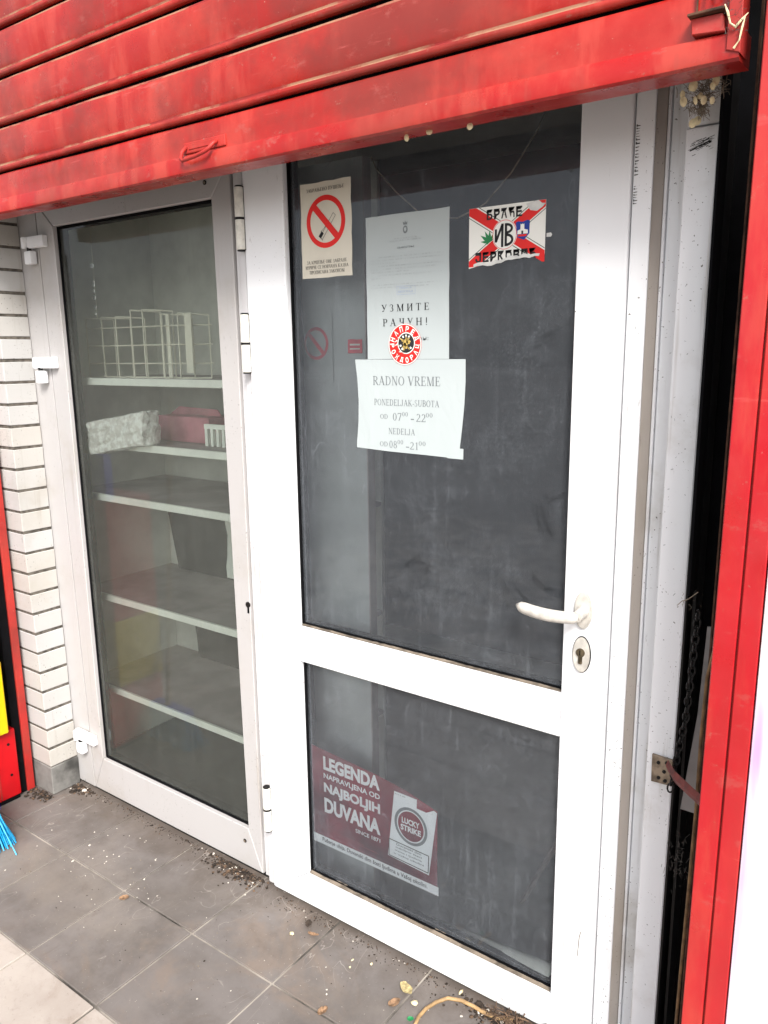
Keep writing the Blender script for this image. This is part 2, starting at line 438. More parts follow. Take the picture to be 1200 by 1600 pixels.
G['B'] = (.68, _st(.17) + _h(.15, .36, .975) + _h(.15, .38, .52) + _h(.15, .38, .025) + _r(.35, .745, .26, .255, -90, 90) + _r(.37, .27, .29, .27, -90, 90))
G['R'] = (.76, _st(.17) + _h(.15, .38, .975) + _h(.15, .38, .5) + _r(.36, .737, .27, .262, -90, 90) + _d(.66, 0, .36, .5, .15) + _s(.68, 0, .09))
G['P'] = (.62, _st(.17) + _h(.15, .36, .975) + _h(.15, .36, .46) + _r(.34, .72, .27, .28, -90, 90))
G['D'] = (.78, _st(.17) + _h(.15, .36, .975) + _h(.15, .36, .025) + _r(.33, .5, .4, .5, -90, 90))
G['N'] = (.82, _v(.16, 0, 1, .055) + _v(.68, 0, 1, .055) + _d(.66, 0, .18, 1, .15) + _s(.16, 0, .12) + _s(.14, .96, .12) + _s(.68, .96, .12))
G['O'] = (.82, _r(.41, .5, .38, .515))
G['V'] = (.78, _d(.4, 0, .13, 1, .15) + _d(.4, 0, .68, 1, .06) + _s(.13, .96) + _s(.68, .96, .11))
G['E'] = (.66, _st(.17) + _h(.15, .58, .975) + _h(.15, .46, .51) + _h(.15, .6, .025) + _ser(.57, .76, .23) + _ser(.6, 0, .26) + _ser(.45, .4, .22))
G['M'] = (.98, _v(.15, 0, 1, .055) + _d(.48, 0, .18, 1, .15) + _d(.48, 0, .78, 1, .055) + _v(.8, 0, 1, .14) + _s(.15, 0, .11) + _s(.8, 0) + _s(.14, .96, .11) + _s(.84, .96, .11))
G['J'] = (.5, _v(.3, .2, 1) + _s(.3, .96) + _r(.17, .2, .2, .22, -180, 0, .1, .06))
G['L'] = (.64, _st(.17) + _h(.15, .58, .025) + _ser(.58, 0, .28))
G['K'] = (.78, _st(.17) + _d(.22, .42, .62, 1, .06) + _d(.66, 0, .33, .56, .15) + _s(.64, .96, .12) + _s(.67, 0, .12))
G['S'] = (.58, _r(.28, .75, .22, .26, 50, 270, .11) + _r(.29, .26, .24, .27, -130, 90, .12) + _ser(.43, .72, .24) + _ser(.07, .02, .26))
G['U'] = (.8, _v(.19, .3, 1) + _s(.19, .96) + _v(.66, .3, 1, .055) + _s(.66, .96, .11) + _r(.4, .31, .275, .32, 180, 360, .1, .06))
G['T'] = (.7, _st(.35) + _h(.05, .65, .975) + _ser(.06, .74, .25) + _ser(.64, .74, .25))
G['-'] = (.36, _h(.05, .31, .32, .09))
G['0'] = (.56, _r(.28, .5, .24, .51, 0, 360, .12))
G['7'] = (.54, _h(.06, .5, .96, .09) + _d(.2, 0, .47, .95, .1) + _ser(.07, .76, .2))
G['2'] = (.56, _r(.27, .73, .22, .28, -30, 160, .12) + _d(.06, .03, .44, .62, .1) + _h(.05, .5, .04, .085) + _ser(.5, 0, .18))
G['8'] = (.56, _r(.28, .75, .2, .26, 0, 360, .1) + _r(.28, .27, .24, .28, 0, 360, .11))
G['1'] = (.5, _v(.27, 0, 1, .12) + _s(.27, 0, .15) + _d(.12, .84, .24, .97, .07))
G['9'] = (.56, _r(.28, .69, .23, .31, 0, 360, .11) + _d(.2, 0, .46, .6, .1))
G['!'] = (.34, _d(.17, .28, .17, 1, .11) + [disc(.17, .07, .07, .07, 10)])
G[' '] = (.32, [])
for cy, la in (('А', 'A'), ('В', 'B'), ('Е', 'E'), ('М', 'M'), ('О', 'O'), ('Р', 'P'), ('Т', 'T'), ('К', 'K')): G[cy] = G[la]
G['Н'] = (.82, _st(.17) + _st(.65) + _h(.17, .65, .5))
G['И'] = (.82, _st(.17) + _st(.65) + _d(.2, .1, .62, .9, .06))
G['П'] = (.8, _st(.17) + _st(.63) + _h(.1, .7, .975))
G['Ш'] = (1.12, _st(.17) + _st(.55) + _st(.93) + _h(.1, 1.0, .025))
G['С'] = (.72, _r(.4, .5, .37, .515, 42, 318) + _ser(.66, .7, .26))
G['З'] = (.58, _r(.26, .75, .22, .26, -90, 140, .11) + _r(.26, .26, .25, .27, -140, 90, .12) + _ser(.08, .7, .2))
G['У'] = (.74, _d(.38, .36, .13, 1, .14) + _d(.26, .02, .64, 1, .06) + _s(.13, .96) + _s(.64, .96, .1) + [disc(.2, .07, .09, .07, 10)])
G['Ч'] = (.74, _st(.58) + _v(.19, .62, 1) + _s(.19, .96) + _r(.42, .66, .3, .24, 180, 300, .1, .06))
G['Б'] = (.66, _st(.17) + _h(.15, .56, .975) + _ser(.56, .74, .25) + _h(.15, .36, .56) + _h(.15, .36, .025) + _r(.34, .29, .28, .3, -90, 90))
G['Њ'] = (1.1, _st(.17) + _st(.56) + _h(.17, .76, .53) + _h(.5, .76, .025) + _r(.74, .28, .28, .28, -90, 90))
def roman(text, gap=.04):
    out, x = [], 0
    for ch in text:
        w, ps = G[ch]; out += [[(px + x, pz) for px, pz in p] for p in ps]; x += w + gap
    return out

def paper(name, x0, x1, z0, z1, y, mat, parent, jit=.0, curl=.0008, nx=8, nz=10, seed=0, th=.0004, outline=None):
    """thin sheet standing in a vertical plane, front face at y, edges a little uneven, corners lifting"""
    rnd = random.Random(seed); bm = bmesh.new()
    if outline:
        poly_flat([outline], y, bm)
    else:
        g = [[None] * (nx + 1) for _ in range(nz + 1)]
        for j in range(nz + 1):
            for i in range(nx + 1):
                x = x0 + (x1 - x0) * i / nx; z = z0 + (z1 - z0) * j / nz
                if i in (0, nx): x += rnd.uniform(-jit, jit)
                if j in (0, nz): z += rnd.uniform(-jit, jit)
                e = max(abs(i / nx - .5), abs(j / nz - .5)) * 2
                yy = y + (mnoise.noise(Vector((x * 9, z * 9, seed))) * .5 + .5) * curl * (e > .95 and 1 or .25)
                g[j][i] = bm.verts.new((x, yy, z))
        for j in range(nz):
            for i in range(nx): bm.faces.new((g[j][i], g[j][i + 1], g[j + 1][i + 1], g[j + 1][i]))
    r = bmesh.ops.extrude_face_region(bm, geom=list(bm.faces))
    bmesh.ops.translate(bm, verts=[v for v in r['geom'] if isinstance(v, bmesh.types.BMVert)], vec=(0, th, 0))
    bmesh.ops.recalc_face_normals(bm, faces=bm.faces)
    return finish(name, bm, mat, parent)
def printed(name, polys, y, mat, parent):
    return finish(name, poly_flat(polys, y), mat, parent)

# ------------------------------------------------------------------ ground, floor tiles
bm = bmesh.new()
vs = [bm.verts.new(p) for p in ((-60, -60, -.014), (60, -60, -.014), (60, 3.2, -.014), (-60, 3.2, -.014))]; bm.faces.new(vs)
struct(finish('ground', bm, M['asphalt']))
bm = bmesh.new()
vs = [bm.verts.new(p) for p in ((-4.2, -3.5, -.004), (1.6, -3.5, -.004), (1.6, 1.62, -.004), (-4.2, 1.62, -.004))]; bm.faces.new(vs)
floor = struct(finish('floor', bm, M['grout']))
PT, JO = .3100, .0060
tile_protos = {}
def tile_mesh(w, d, key, mat):
    k = (round(w, 3), round(d, 3), key)
    if k not in tile_protos:
        b = box(JO / 2, w - JO / 2, JO / 2, d - JO / 2, -.012, 0, .0016, 1)
        me = bpy.data.meshes.new('tile'); b.to_mesh(me); b.free(); me.materials.append(mat); tile_protos[k] = me
    return tile_protos[k]
rnd = random.Random(5)
X0, Y0 = -1.9025, .9245     # a corner where dark and beige tiles meet
for j in range(-3, 3):
    for i in range(-4, 7):
        dark = j >= 0
        x = X0 + i * PT; y = Y0 + j * PT
        if dark and j == 1: x += 0.0
        d = PT if j < 2 else .085
        y1 = y + d
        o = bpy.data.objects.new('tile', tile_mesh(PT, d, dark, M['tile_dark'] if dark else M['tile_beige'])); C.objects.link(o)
        o.parent = floor; o.location = (x, y, rnd.uniform(-.0012, .0008)); o.rotation_euler = (rnd.uniform(-.002, .002), rnd.uniform(-.002, .002), rnd.uniform(-.003, .003))

# ------------------------------------------------------------------ building shell and shop interior
bm = box(-4.2, 1.8, 1.66, 1.9, 2.12, 4.6)
bm = box(-4.2, 1.8, 1.30, 1.66, 2.62, 4.6, bm=bm)
struct(finish('upper_wall', bm, M['render']))
bm = box(-4.2, -2.62, 1.62, 1.85, 0, 2.12); struct(finish('side_wall', bm, M['render']))
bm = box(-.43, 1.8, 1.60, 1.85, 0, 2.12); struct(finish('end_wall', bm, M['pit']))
bm = box(-3.0, .6, 3.6, 3.7, 0, 2.6); struct(finish('room_back_wall', bm, M['room_dark']))
bm = box(-3.1, -3.0, 1.86, 3.7, 0, 2.6); bm = box(.6, .7, 1.86, 3.7, 0, 2.6, bm=bm); struct(finish('room_side_wall', bm, M['room_dark']))
bm = box(-3.0, .6, 1.64, 3.6, 2.5, 2.6); struct(finish('room_ceiling', bm, M['room']))
bm = box(-3.0, .6, 1.63, 3.6, -.01, .004); struct(finish('room_floor', bm, M['room']))

# ------------------------------------------------------------------ brick pilaster on the left
pil = thing('brick_pilaster', 'narrow pilaster of white glazed bricks with dark joints left of the doors', 'pilaster', (-2.62, 1.47, 0))
px_ = lambda z: -2.566 - .023 * z           # the corner leans a little
b = plan_prism([(px_(0) - .0032, 1.4162), (px_(0) - .0032, 1.5205), (-2.74, 1.5205), (-2.74, 1.4162)], 0, 2.45)
for v in b.verts:
    if v.co.z > 1 and v.co.x > -2.7: v.co.x = px_(2.45) - .0032
finish('mortar_core', b, M['mortar'], pil)
finish('plinth', plan_prism([(-2.566, 1.4105), (-2.564, 1.5215), (-2.73, 1.5215), (-2.73, 1.4105)], 0, .108, .003), M['plinth'], pil)
zc, k = .1113, 0
while zc < 2.42:
    dz = rnd.uniform(-.0008, .0008); e = rnd.uniform(-.001, .001)
    p = [(px_(zc + .03) + e, 1.413 + e), (px_(zc + .03) + e, 1.5212), (-2.735, 1.5212), (-2.735, 1.413 + e)]
    b = plan_prism(p, zc, zc + .0640 + dz, .0016)
    bmesh.ops.subdivide_edges(b, edges=[x for x in b.edges if x.calc_length() > .03], cuts=3, use_grid_fill=True)
    for v in b.verts:
        v.co += Vector((mnoise.noise(v.co * 14 + Vector((k, 0, 0))), mnoise.noise(v.co * 14 + Vector((0, k, 5))), mnoise.noise(v.co * 11 + Vector((0, 5, k))))) * .0011
    finish('brick', b, M['brick'], pil)
    zc += .0737; k += 1

# ------------------------------------------------------------------ side leaf (narrow, shelves behind) and frame
SY = 1.52
fr = thing('door_frame', 'white aluminium door frame with centre mullion and stepped right jamb', 'door frame', (-1.55, 1.54, 0))
finish('left_jamb', prism([(-2.62, .012), (-2.4735, .012), (-2.5115, 2.12), (-2.62, 2.12)], SY + .003, SY + .055, .001), M['offwhite_dimmed'], fr)
finish('seam_strip', prism([(-2.476, .012), (-2.458, .012), (-2.496, 2.12), (-2.514, 2.12)], SY + .056, SY + .066), M['black'], fr)
finish('mullion', box(-1.5915, -1.567, 1.526, 1.585, .010, 2.14, .003), M['mull'], fr)
finish('mullion_cover', box(-1.5650, -1.5445, 1.514, 1.583, .006, 2.14, .004, 2), M['mull'], fr)
finish('rebate_strip', box(-1.5425, -1.532, 1.522, 1.58, .012, 2.14, .002), M['mull'], fr)
finish('right_jamb', plan_prism([(-.5305, 1.503), (-.4965, 1.503), (-.4955, 1.504), (-.4955, 1.55), (-.5305, 1.58)], .012, 2.14, .0012), M['white'], fr)
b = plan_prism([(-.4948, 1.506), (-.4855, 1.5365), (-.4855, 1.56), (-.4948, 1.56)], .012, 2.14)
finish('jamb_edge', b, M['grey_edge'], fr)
b = box(-.4845, -.479, 1.536, 1.57, .012, 2.14, .001); finish('jamb_fillet', b, M['trim'], fr)
finish('outer_jamb', box(-.478, -.440, 1.541, 1.585, .012, 2.14, .002), M['trim'], fr)
finish('shaded_threshold', box(-2.57, -.43, 1.532, 1.63, -.002, .011, .002), M['dark'], fr)  # sill strip kept dark to draw the shadow gap under the doors

sd_ = thing('side_door', 'off-white narrow side leaf, darkened for the dimmer left light, with one tall pane showing empty shelves', 'door', (-2.05, 1.54, 0))
gl, gr, gt, gb = (-2.411, -2.402), (-1.669, -1.651), 1.998, .150   # (top, bottom)
ol, orr, ot, ob = (-2.502, -2.4645), (-1.5955, -1.5955), 2.085, .016
q = .0011
finish('stile', prism([(ol[1], ob), (gl[1], gb), (gl[0], gt), (ol[0], ot)], SY, SY + .055, .002), M['offwhite_dimmed'], sd_)
finish('stile', prism([(gr[1], gb), (orr[1], ob), (orr[0], ot), (gr[0], gt)], SY, SY + .055, .002), M['offwhite_dimmed'], sd_)
finish('rail', prism([(ol[1] + q, ob), (orr[1] - q, ob), (gr[1] - q, gb - q), (gl[1] + q, gb - q)], SY + .0003, SY + .055, .002), M['offwhite_dimmed'], sd_)
finish('rail', prism([(gl[0] + q, gt + q), (gr[0] - q, gt + q), (orr[0] - q, ot), (ol[0] + q, ot)], SY + .0003, SY + .055, .002), M['offwhite_dimmed'], sd_)
g = bmesh.new()
for poly in ([(gl[1] - .002, gb), (gl[1] + .008, gb + .006), (gl[0] + .008, gt - .006), (gl[0] - .002, gt)],
             [(gr[1] - .006, gb + .006), (gr[1] + .002, gb), (gr[0] + .002, gt), (gr[0] - .006, gt - .006)],
             [(gl[1], gb - .002), (gr[1], gb - .002), (gr[1] - .006, gb + .007), (gl[1] + .008, gb + .007)],
             [(gl[0] + .008, gt - .007), (gr[0] - .006, gt - .007), (gr[0], gt + .002), (gl[0], gt + .002)]):
    g = prism(poly, SY + .014, SY + .05, bm=g)
finish('gasket', g, M['black'], sd_)
b = prism([(gl[1], gb), (gr[1], gb), (gr[0], gt), (gl[0], gt)], SY + .018, SY + .024)
b.faces.ensure_lookup_table()
for f in b.faces: f.material_index = 0 if f.normal.y < -.5 else 1
finish('pane', b, [M['glass_side'], M['glass_back']], sd_)
def cup(name, x, z, parent, y, r=.0055, mat='black'):
    return finish(name, cyl((x, y, z), r, .004, 'Y', 14), M[mat], parent)
for x, z in ((-1.689, 2.040), (-1.668, .102)):
    s_ = finish('screw_hole', bmesh.new() if False else cyl((x, SY - .0005, z), .0062, .003, 'Y', 14), M['dark'], sd_)
    finish('screw', cyl((x, SY - .0018, z), .0036, .003, 'Y', 8), M['plate'], s_)
kh = finish('keyhole', cyl((-1.603, SY - .0008, .886), .0085, .003, 'Y', 16), M['dark'], sd_)
finish('key_slot', box(-1.6065, -1.5995, SY - .0022, SY + .001, .860, .882, .001), M['black'], kh)
def side_hinge(x, z, dx):
    h = finish('hinge', box(x - .060, x + .056, SY - .020, SY - .0005, z - .018, z + .019, .004, 2), M['white'], sd_)
    finish('hinge_barrel', cyl((x - .046, SY - .022, z), .0105, .036, 'Z', 16, .002), M['white'], h)
    finish('lower_barrel', box(x - .050, x - .012, SY - .026, SY - .001, z - .068, z - .026, .005, 2), M['white'], h)
    finish('hinge_pin', cyl((x - .034, SY - .014, z - .022), .0075, .014, 'Z', 12), M['dark'], h)
for x, z in ((-2.500, 1.957), (-2.502, 1.571), (-2.478, .216)): side_hinge(x, z, 0)

# ------------------------------------------------------------------ main door
DY = 1.50
dr = thing('glass_door', 'white front door with two dark dusty panes, lever handle and stuck notices', 'door', (-1.03, 1.53, 0))
x0, x1 = -1.5300, -.5335; il, ir = -1.392, -.6335
zb, z1_, z2_, z3_, zt = .014, .114, .7685, .8705, 2.14
finish('stile', prism([(x0, zb), (il, z1_), (il, zt), (x0, zt)], DY, DY + .055, .0045, 2), M['white'], dr)
finish('stile', prism([(ir, z1_), (x1, zb), (x1, zt), (ir, zt)], DY, DY + .055, .0045, 2), M['white'], dr)
finish('bottom_rail', prism([(x0 + q, zb), (x1 - q, zb), (ir - q, z1_ - q), (il + q, z1_ - q)], DY + .0003, DY + .055, .0045, 2), M['white'], dr)
finish('middle_rail', prism([(il + q, z2_), (ir - q, z2_), (ir - q, z3_), (il + q, z3_)], DY + .001, DY + .055, .004, 2), M['white'], dr)
finish('top_rail', prism([(il + q, 2.085), (ir - q, 2.085), (ir - q, zt), (il + q, zt)], DY + .001, DY + .055, .004, 2), M['white'], dr)
for (za, zc_) in ((z1_, z2_), (z3_, 2.085)):
    g = bmesh.new()
    for a in ((il - .001, il + .006, za, zc_), (ir - .004, ir + .001, za, zc_), (il, ir, za - .001, za + .006), (il, ir, zc_ - .006, zc_ + .001)):
        g = box(a[0], a[1], DY + .016, DY + .05, a[2], a[3], bm=g)
    finish('gasket', g, M['black'], dr)
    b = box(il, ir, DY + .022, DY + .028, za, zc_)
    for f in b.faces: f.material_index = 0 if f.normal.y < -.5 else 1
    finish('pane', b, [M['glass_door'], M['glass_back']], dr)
    # dust lying along the sill of the rail
    bd = bmesh.new(); n = 60; prev = None
    for i in range(n + 1):
        x = il + .004 + (ir - il - .008) * i / n
        h = .002 + .006 * abs(mnoise.noise(Vector((x * 9, za, 0)))) + .003 * abs(mnoise.noise(Vector((x * 40, za, 3))))
        cur = [bd.verts.new((x, DY + .006, za + .0006)), bd.verts.new((x, DY + .021, za + .0008 + h))]
        if prev: bd.faces.new((prev[0], cur[0], cur[1], prev[1]))
        prev = cur
    o = finish('sill_dust', bd, M['grime'], dr); o['kind'] = 'stuff'
# hinges of the main door
for za, zb_ in ((1.854, 2.008), (1.545, 1.696), (.200, .342)):
    h = finish('hinge', cyl((-1.5385, DY - .004, (za + zb_) / 2 - (zb_ - za) / 4), .0125, (zb_ - za) / 2 - .003, 'Z', 20, .0015), M['hinge'], dr)
    finish('upper_barrel', cyl((-1.5385, DY - .004, (za + zb_) / 2 + (zb_ - za) / 4), .0125, (zb_ - za) / 2 - .003, 'Z', 20, .0015), M['hinge'], h)
    finish('pin_cap', cyl((-1.5385, DY - .004, zb_ + .0005), .0105, .004, 'Z', 16, .001), M['dark'], h)
    finish('pin_cap', cyl((-1.5385, DY - .004, za - .0005), .0105, .004, 'Z', 16, .001), M['dark'], h)
    finish('washer', cyl((-1.5385, DY - .004, (za + zb_) / 2), .0132, .006, 'Z', 20), M['dark'], h)
    finish('hinge_shade_line', box(-1.5305, -1.5255, DY - .0012, DY - .0002, za, zb_), M['dark'], h)  # thin dark strip painting the shaded contour beside the barrel
    finish('hinge_leaf', box(-1.535, -1.5265, DY - .004, DY - .0014, za + .003, zb_ - .003, .001), M['white'], h)
# lever handle
ha = finish('handle_rose', cyl((-.589, DY - .004, 1.068), .040, .009, 'Y', 32, .003, None, .0195), M['handle'], dr)
finish('lever_neck', tube([(-.588, DY - .006, 1.066), (-.588, DY - .020, 1.065), (-.588, DY - .042, 1.064)], [.0135, .0115, .011], 18), M['handle'], ha, smooth=45)
path, rad = [], []
for i in range(15):
    s = i / 14
    path.append((-.582 - .138 * s, DY - .047 - .006 * math.sin(s * 3.14), 1.064 - .005 * math.sin(s * 2.6) + .006 * s * s))
    rad.append(.0118 + .0016 * math.sin(s * 3.0) if s < .9 else .0118 * (1 - ((s - .9) / .1) ** 2 * .75))
rad[0] = .006
finish('lever', tube(path, rad, 18, flat=.8), M['handle'], ha, smooth=60)
ke = finish('keyhole_plate', cyl((-.590, DY - .0035, .970), .0385, .007, 'Y', 32, .002, None, .0185), M['handle'], dr)
finish('plate_edge', cyl((-.590, DY - .0006, .970), .0405, .002, 'Y', 32, 0, None, .0203), M['dark'], ke)
finish('cylinder', cyl((-.590, DY - .008, .976), .0095, .006, 'Y', 20, .001), M['brass'], ke)
finish('cylinder_body', box(-.5945, -.5855, DY - .0108, DY - .005, .951, .972, .003, 2), M['brass'], ke)
finish('key_slot', box(-.591, -.589, DY - .0116, DY - .008, .971, .982), M['black'], ke)
# inked stamp running up the jamb edge beside the door
marks, z = [], 1.855
rs = random.Random(3)
while z < 1.99:
    h = rs.uniform(.002, .0045)
    if abs(z - 1.895) > .006:
        marks.append([(-.5285, z), (-.5285 + rs.choice([.004, .006, .0075]), z + .0005), (-.5285 + rs.choice([.004, .006, .0075]), z + h * .5), (-.5285, z + h * .5)])
        if rs.random() < .6: marks.append([(-.5285, z), (-.5265, z), (-.5265, z + h), (-.5285, z + h)])
    z += h + .0022
o = printed('ink_stamp', marks, 1.5024, M['ink'], fr)
# hand scuffs and small black marks on the white paint
def scuff(name, pts, y, w, mat, parent):
    polys = []
    for a, b in zip(pts, pts[1:]): polys.append(bar(a[0], a[1], b[0], b[1], w))
    return printed(name, polys, y, mat, parent)
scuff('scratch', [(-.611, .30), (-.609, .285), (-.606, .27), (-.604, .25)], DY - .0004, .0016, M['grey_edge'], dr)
scuff('scratch', [(-.566, .315), (-.569, .30), (-.570, .285), (-.571, .262), (-.571, .25)], DY - .0004, .0018, M['grime'], dr)

rs = random.Random(41); ps, pg = [], []
for i in range(34):
    side = rs.random() < .6
    cx = rs.uniform(-.628, -.545) if side else rs.uniform(-1.515, -1.405)
    cz = rs.uniform(.12, 1.95) if rs.random() < .55 else rs.uniform(.1, .7)
    L = abs(rs.gauss(.0018, .0022)); a_ = rs.uniform(0, 3.1)
    (ps if rs.random() < .6 else pg).append(bar(cx, cz, cx + L * math.cos(a_) + .0006, cz + L * math.sin(a_), rs.uniform(.0005, .0013)))
for i in range(22):
    cz = rs.gauss(.40, .05); cx = -1.436 + rs.gauss(0, .006); L = rs.uniform(.001, .006); a_ = rs.uniform(.6, 2.4)
    pg.append(bar(cx, cz, cx + L * math.cos(a_), cz + L * math.sin(a_), rs.uniform(.0005, .0012)))
printed('black_mark', ps, DY - .0005, M['ink_grey'], dr)['kind'] = 'stuff'
printed('grey_scuff', pg, DY - .0004, M['ink_faint'], dr)['kind'] = 'stuff'
finish('stain', poly_flat(ring_polys(-1.005, .822, .009, .0075, .006, .005, 0, 360, 16), DY + .0004), M['cream'], dr)

# ------------------------------------------------------------------ white steel cover strip, lock plate and the gap beside it
cs = thing('cover_strip', 'white painted steel strip beside the door jamb, scuffed black near its top', 'steel strip', (-.41, 1.5, 0))
finish('lower_strip', prism([(-.4405, .012), (-.3895, .012), (-.3805, 1.9635), (-.434, 1.9635)], 1.480, 1.545, .002), M['trim'], cs)
finish('upper_strip', prism([(-.434, 1.9665), (-.3805, 1.9665), (-.380, 2.16), (-.4335, 2.16)], 1.484, 1.545, .002), M['trim'], cs)
finish('side_return', prism([(-.3890, .012), (-.3850, .012), (-.3770, 2.16), (-.3795, 2.16)], 1.4825, 1.556), M['dark'], cs)
rs = random.Random(8); ps = []
for i in range(60):
    s = rs.random(); cx = -.424 + .034 * s; cz = 1.930 + .010 * s + rs.gauss(0, .0045)
    L = rs.uniform(.001, .006); ps.append(bar(cx - L, cz - L * .3, cx + L, cz + L * .3, rs.uniform(.0004, .0014)))
printed('black_scuff', ps, 1.4796, M['ink'], cs)
ps = []
for i in range(46):
    cz = rs.uniform(.1, 1.9); cx = rs.uniform(-.432, -.392) ; L = abs(rs.gauss(.002, .002)); a_ = rs.uniform(0, 3.1)
    ps.append(bar(cx, cz, cx + L * math.cos(a_) + .0006, cz + L * math.sin(a_), rs.uniform(.0004, .0011)))
printed('speckle', ps, 1.4795, M['ink_grey'], cs)['kind'] = 'stuff'

lp = thing('lock_plate', 'small rusty riveted hasp plate fixed low on the white strip', 'lock plate', (-.403, 1.478, .77))
finish('plate', prism([(-.4245, .747), (-.383, .749), (-.3855, .804), (-.4255, .8055)], 1.4725, 1.4785, .001), M['plate'], lp)
for x, z in ((-.412, .792), (-.400, .776), (-.410, .760), (-.396, .796), (-.397, .757)):
    finish('rivet', cyl((x, 1.4715, z), .0036, .004, 'Y', 10, .001), M['dark'], lp)
sb = tag(finish('strut', tube([(-.388, 1.452, .803), (-.360, 1.40, .812), (-.262, 1.27, .842)], .011, 4, flat=.4), M['rust_red'], loc=(-.35, 1.4, .81)), 'rusty red flat bar running from the hasp plate behind the red post', 'bar')

ch = thing('chain', 'dark thin steel chain hanging down the gap onto the lock plate', 'chain', (-.36, 1.44, .75))
pts = [(-.349, 1.438, 1.12), (-.351, 1.438, 1.047), (-.357, 1.438, .918), (-.371, 1.438, .808), (-.379, 1.440, .752)]
def along(pts, step):
    out = []; P = [Vector(p) for p in pts]; carry = 0
    for a, b in zip(P, P[1:]):
        L = (b - a).length; s = carry
        while s < L: out.append((a + (b - a) * s / L, (b - a).normalized())); s += step
        carry = s - L
    return out
for i, (p, d) in enumerate(along(pts, .0155)):
    u = Vector((1, 0, 0)) if i % 2 else Vector((.25, 1, 0)).normalized()
    lk = [p + d * math.sin(t_) * .0105 + u * math.cos(t_) * .0058 for t_ in [2 * math.pi * k / 12 for k in range(13)]]
    finish('link', tube(lk, .0019, 5), M['dark'], ch)

gc = thing('shutter_guide', 'black steel roller shutter guide channel in the gap beside the red post', 'guide channel', (-.34, 1.45, 0))
finish('inner_flange', box(-.3765, -.371, 1.505, 1.556, .0, 2.3), M['dark'], gc)
finish('rusty_edge', prism([(-.3335, .0), (-.3305, .0), (-.3175, 2.3), (-.3205, 2.3)], 1.448, 1.458), M['rust'], gc)
finish('gap_shade_sheet', box(-.42, -.10, 1.585, 1.592, 1.055, 2.3), M['black'], gc)  # added black sheet, its colour stands for shade deep in the gap
finish('outer_flange', box(-.366, -.3615, 1.42, 1.47, 1.16, 2.3), M['black'], gc)
b = tag(finish('back_board', prism([(-.372, .690), (-.10, .690), (-.10, 1.080), (-.346, 1.080), (-.352, .90)], 1.500, 1.506, .001), M['board_pale'], loc=(-.25, 1.5, .7)), 'pale grey board wedged in the dark gap behind the tan cable', 'board')
cb = [(-.302, 1.40, 1.30), (-.302, 1.40, 1.13), (-.306, 1.40, 1.09), (-.318, 1.405, 1.02), (-.322, 1.41, .90), (-.319, 1.40, .75), (-.322, 1.40, .56), (-.325, 1.40, .40), (-.33, 1.41, .2), (-.325, 1.42, .01)]
tag(finish('cable', tube(cb, .0030, 7), M['cable_brown'], loc=cb[-1], smooth='all'), 'thin tan cable hanging loose in the dark gap by the post', 'cable')

# ------------------------------------------------------------------ red post and banner on the right
rp = thing('red_post', 'bright red steel post with a vertical groove beside the white banner', 'post', (-.245, 1.28, 0))
lx = lambda z: -.2865 + .0145 * z / 2.0
finish('post_flange', prism([(lx(0), 0), (lx(0) + .0335, 0), (lx(2.6) + .0335, 2.6), (lx(2.6), 2.6)], 1.250, 1.34, .0015), M['red_post'], rp)
finish('post_face', prism([(lx(0) + .0365, 0), (-.2165, 0), (-.2065, 2.6), (lx(2.6) + .0365, 2.6)], 1.250, 1.34, .0015), M['red_post'], rp)
finish('groove', prism([(lx(0) + .032, 0), (lx(0) + .038, 0), (lx(2.6) + .038, 2.6), (lx(2.6) + .032, 2.6)], 1.258, 1.335), M['red_old'], rp)
tag(finish('banner', prism([(-.2145, .02), (.95, .02), (.95, 2.3), (-.2050, 2.3)], 1.252, 1.275, .001), M['banner'], loc=(.3, 1.26, .02)), 'white printed panel with faint pink streaks right of the red post', 'sign panel')

# ------------------------------------------------------------------ roller shutter
rsu = thing('roller_shutter', 'half lowered red roller shutter with dusty faded slats above the doors', 'shutter', (-1.4, 1.29, 1.99))
XS0, XS1 = -2.62, -.306
def slat(z0, seed):
    prof = [(.0045, .010, 0), (.0030, -.002, 0), (.0050, -.0050, 0), (.0130, -.0072, 1), (.0150, -.0040, 1), (.0168, -.0026, 1), (.0200, -.0034, 0), (.030, -.0055, 0), (.062, -.0085, 0), (.092, -.0080, 0), (.104, -.0052, 1), (.1095, -.0015, 1), (.1110, .0030, 0), (.1115, .012, 0)]
    bm = bmesh.new(); n = 60; cols = []
    for i in range(n + 1):
        x = XS0 + (XS1 - XS0) * i / n
        cols.append([bm.verts.new((x, 1.28 + y + .0026 * mnoise.noise(Vector((x * 4.5, z0 * 7, seed + k * .22))) + .0012 * mnoise.noise(Vector((x * 13, seed, k * .4))) , z0 + z + .0012 * mnoise.noise(Vector((x * 1.7, seed, 0))))) for k, (z, y, _) in enumerate(prof)])
    for a, b in zip(cols, cols[1:]):
        for k in range(len(prof) - 1):
            f = bm.faces.new((a[k], b[k], b[k + 1], a[k + 1])); f.material_index = prof[k][2] if k else 0
            f.smooth = True
    # thickness: back skin
    r = bmesh.ops.extrude_face_region(bm, geom=list(bm.faces))
    bmesh.ops.translate(bm, verts=[v for v in r['geom'] if isinstance(v, bmesh.types.BMVert)], vec=(0, .008, 0))
    bmesh.ops.recalc_face_normals(bm, faces=bm.faces)
    return finish('slat', bm, [M['red'], M['dust']], rsu)
for i in range(5): slat(2.1015 + .1178 * i, 3.7 * i)
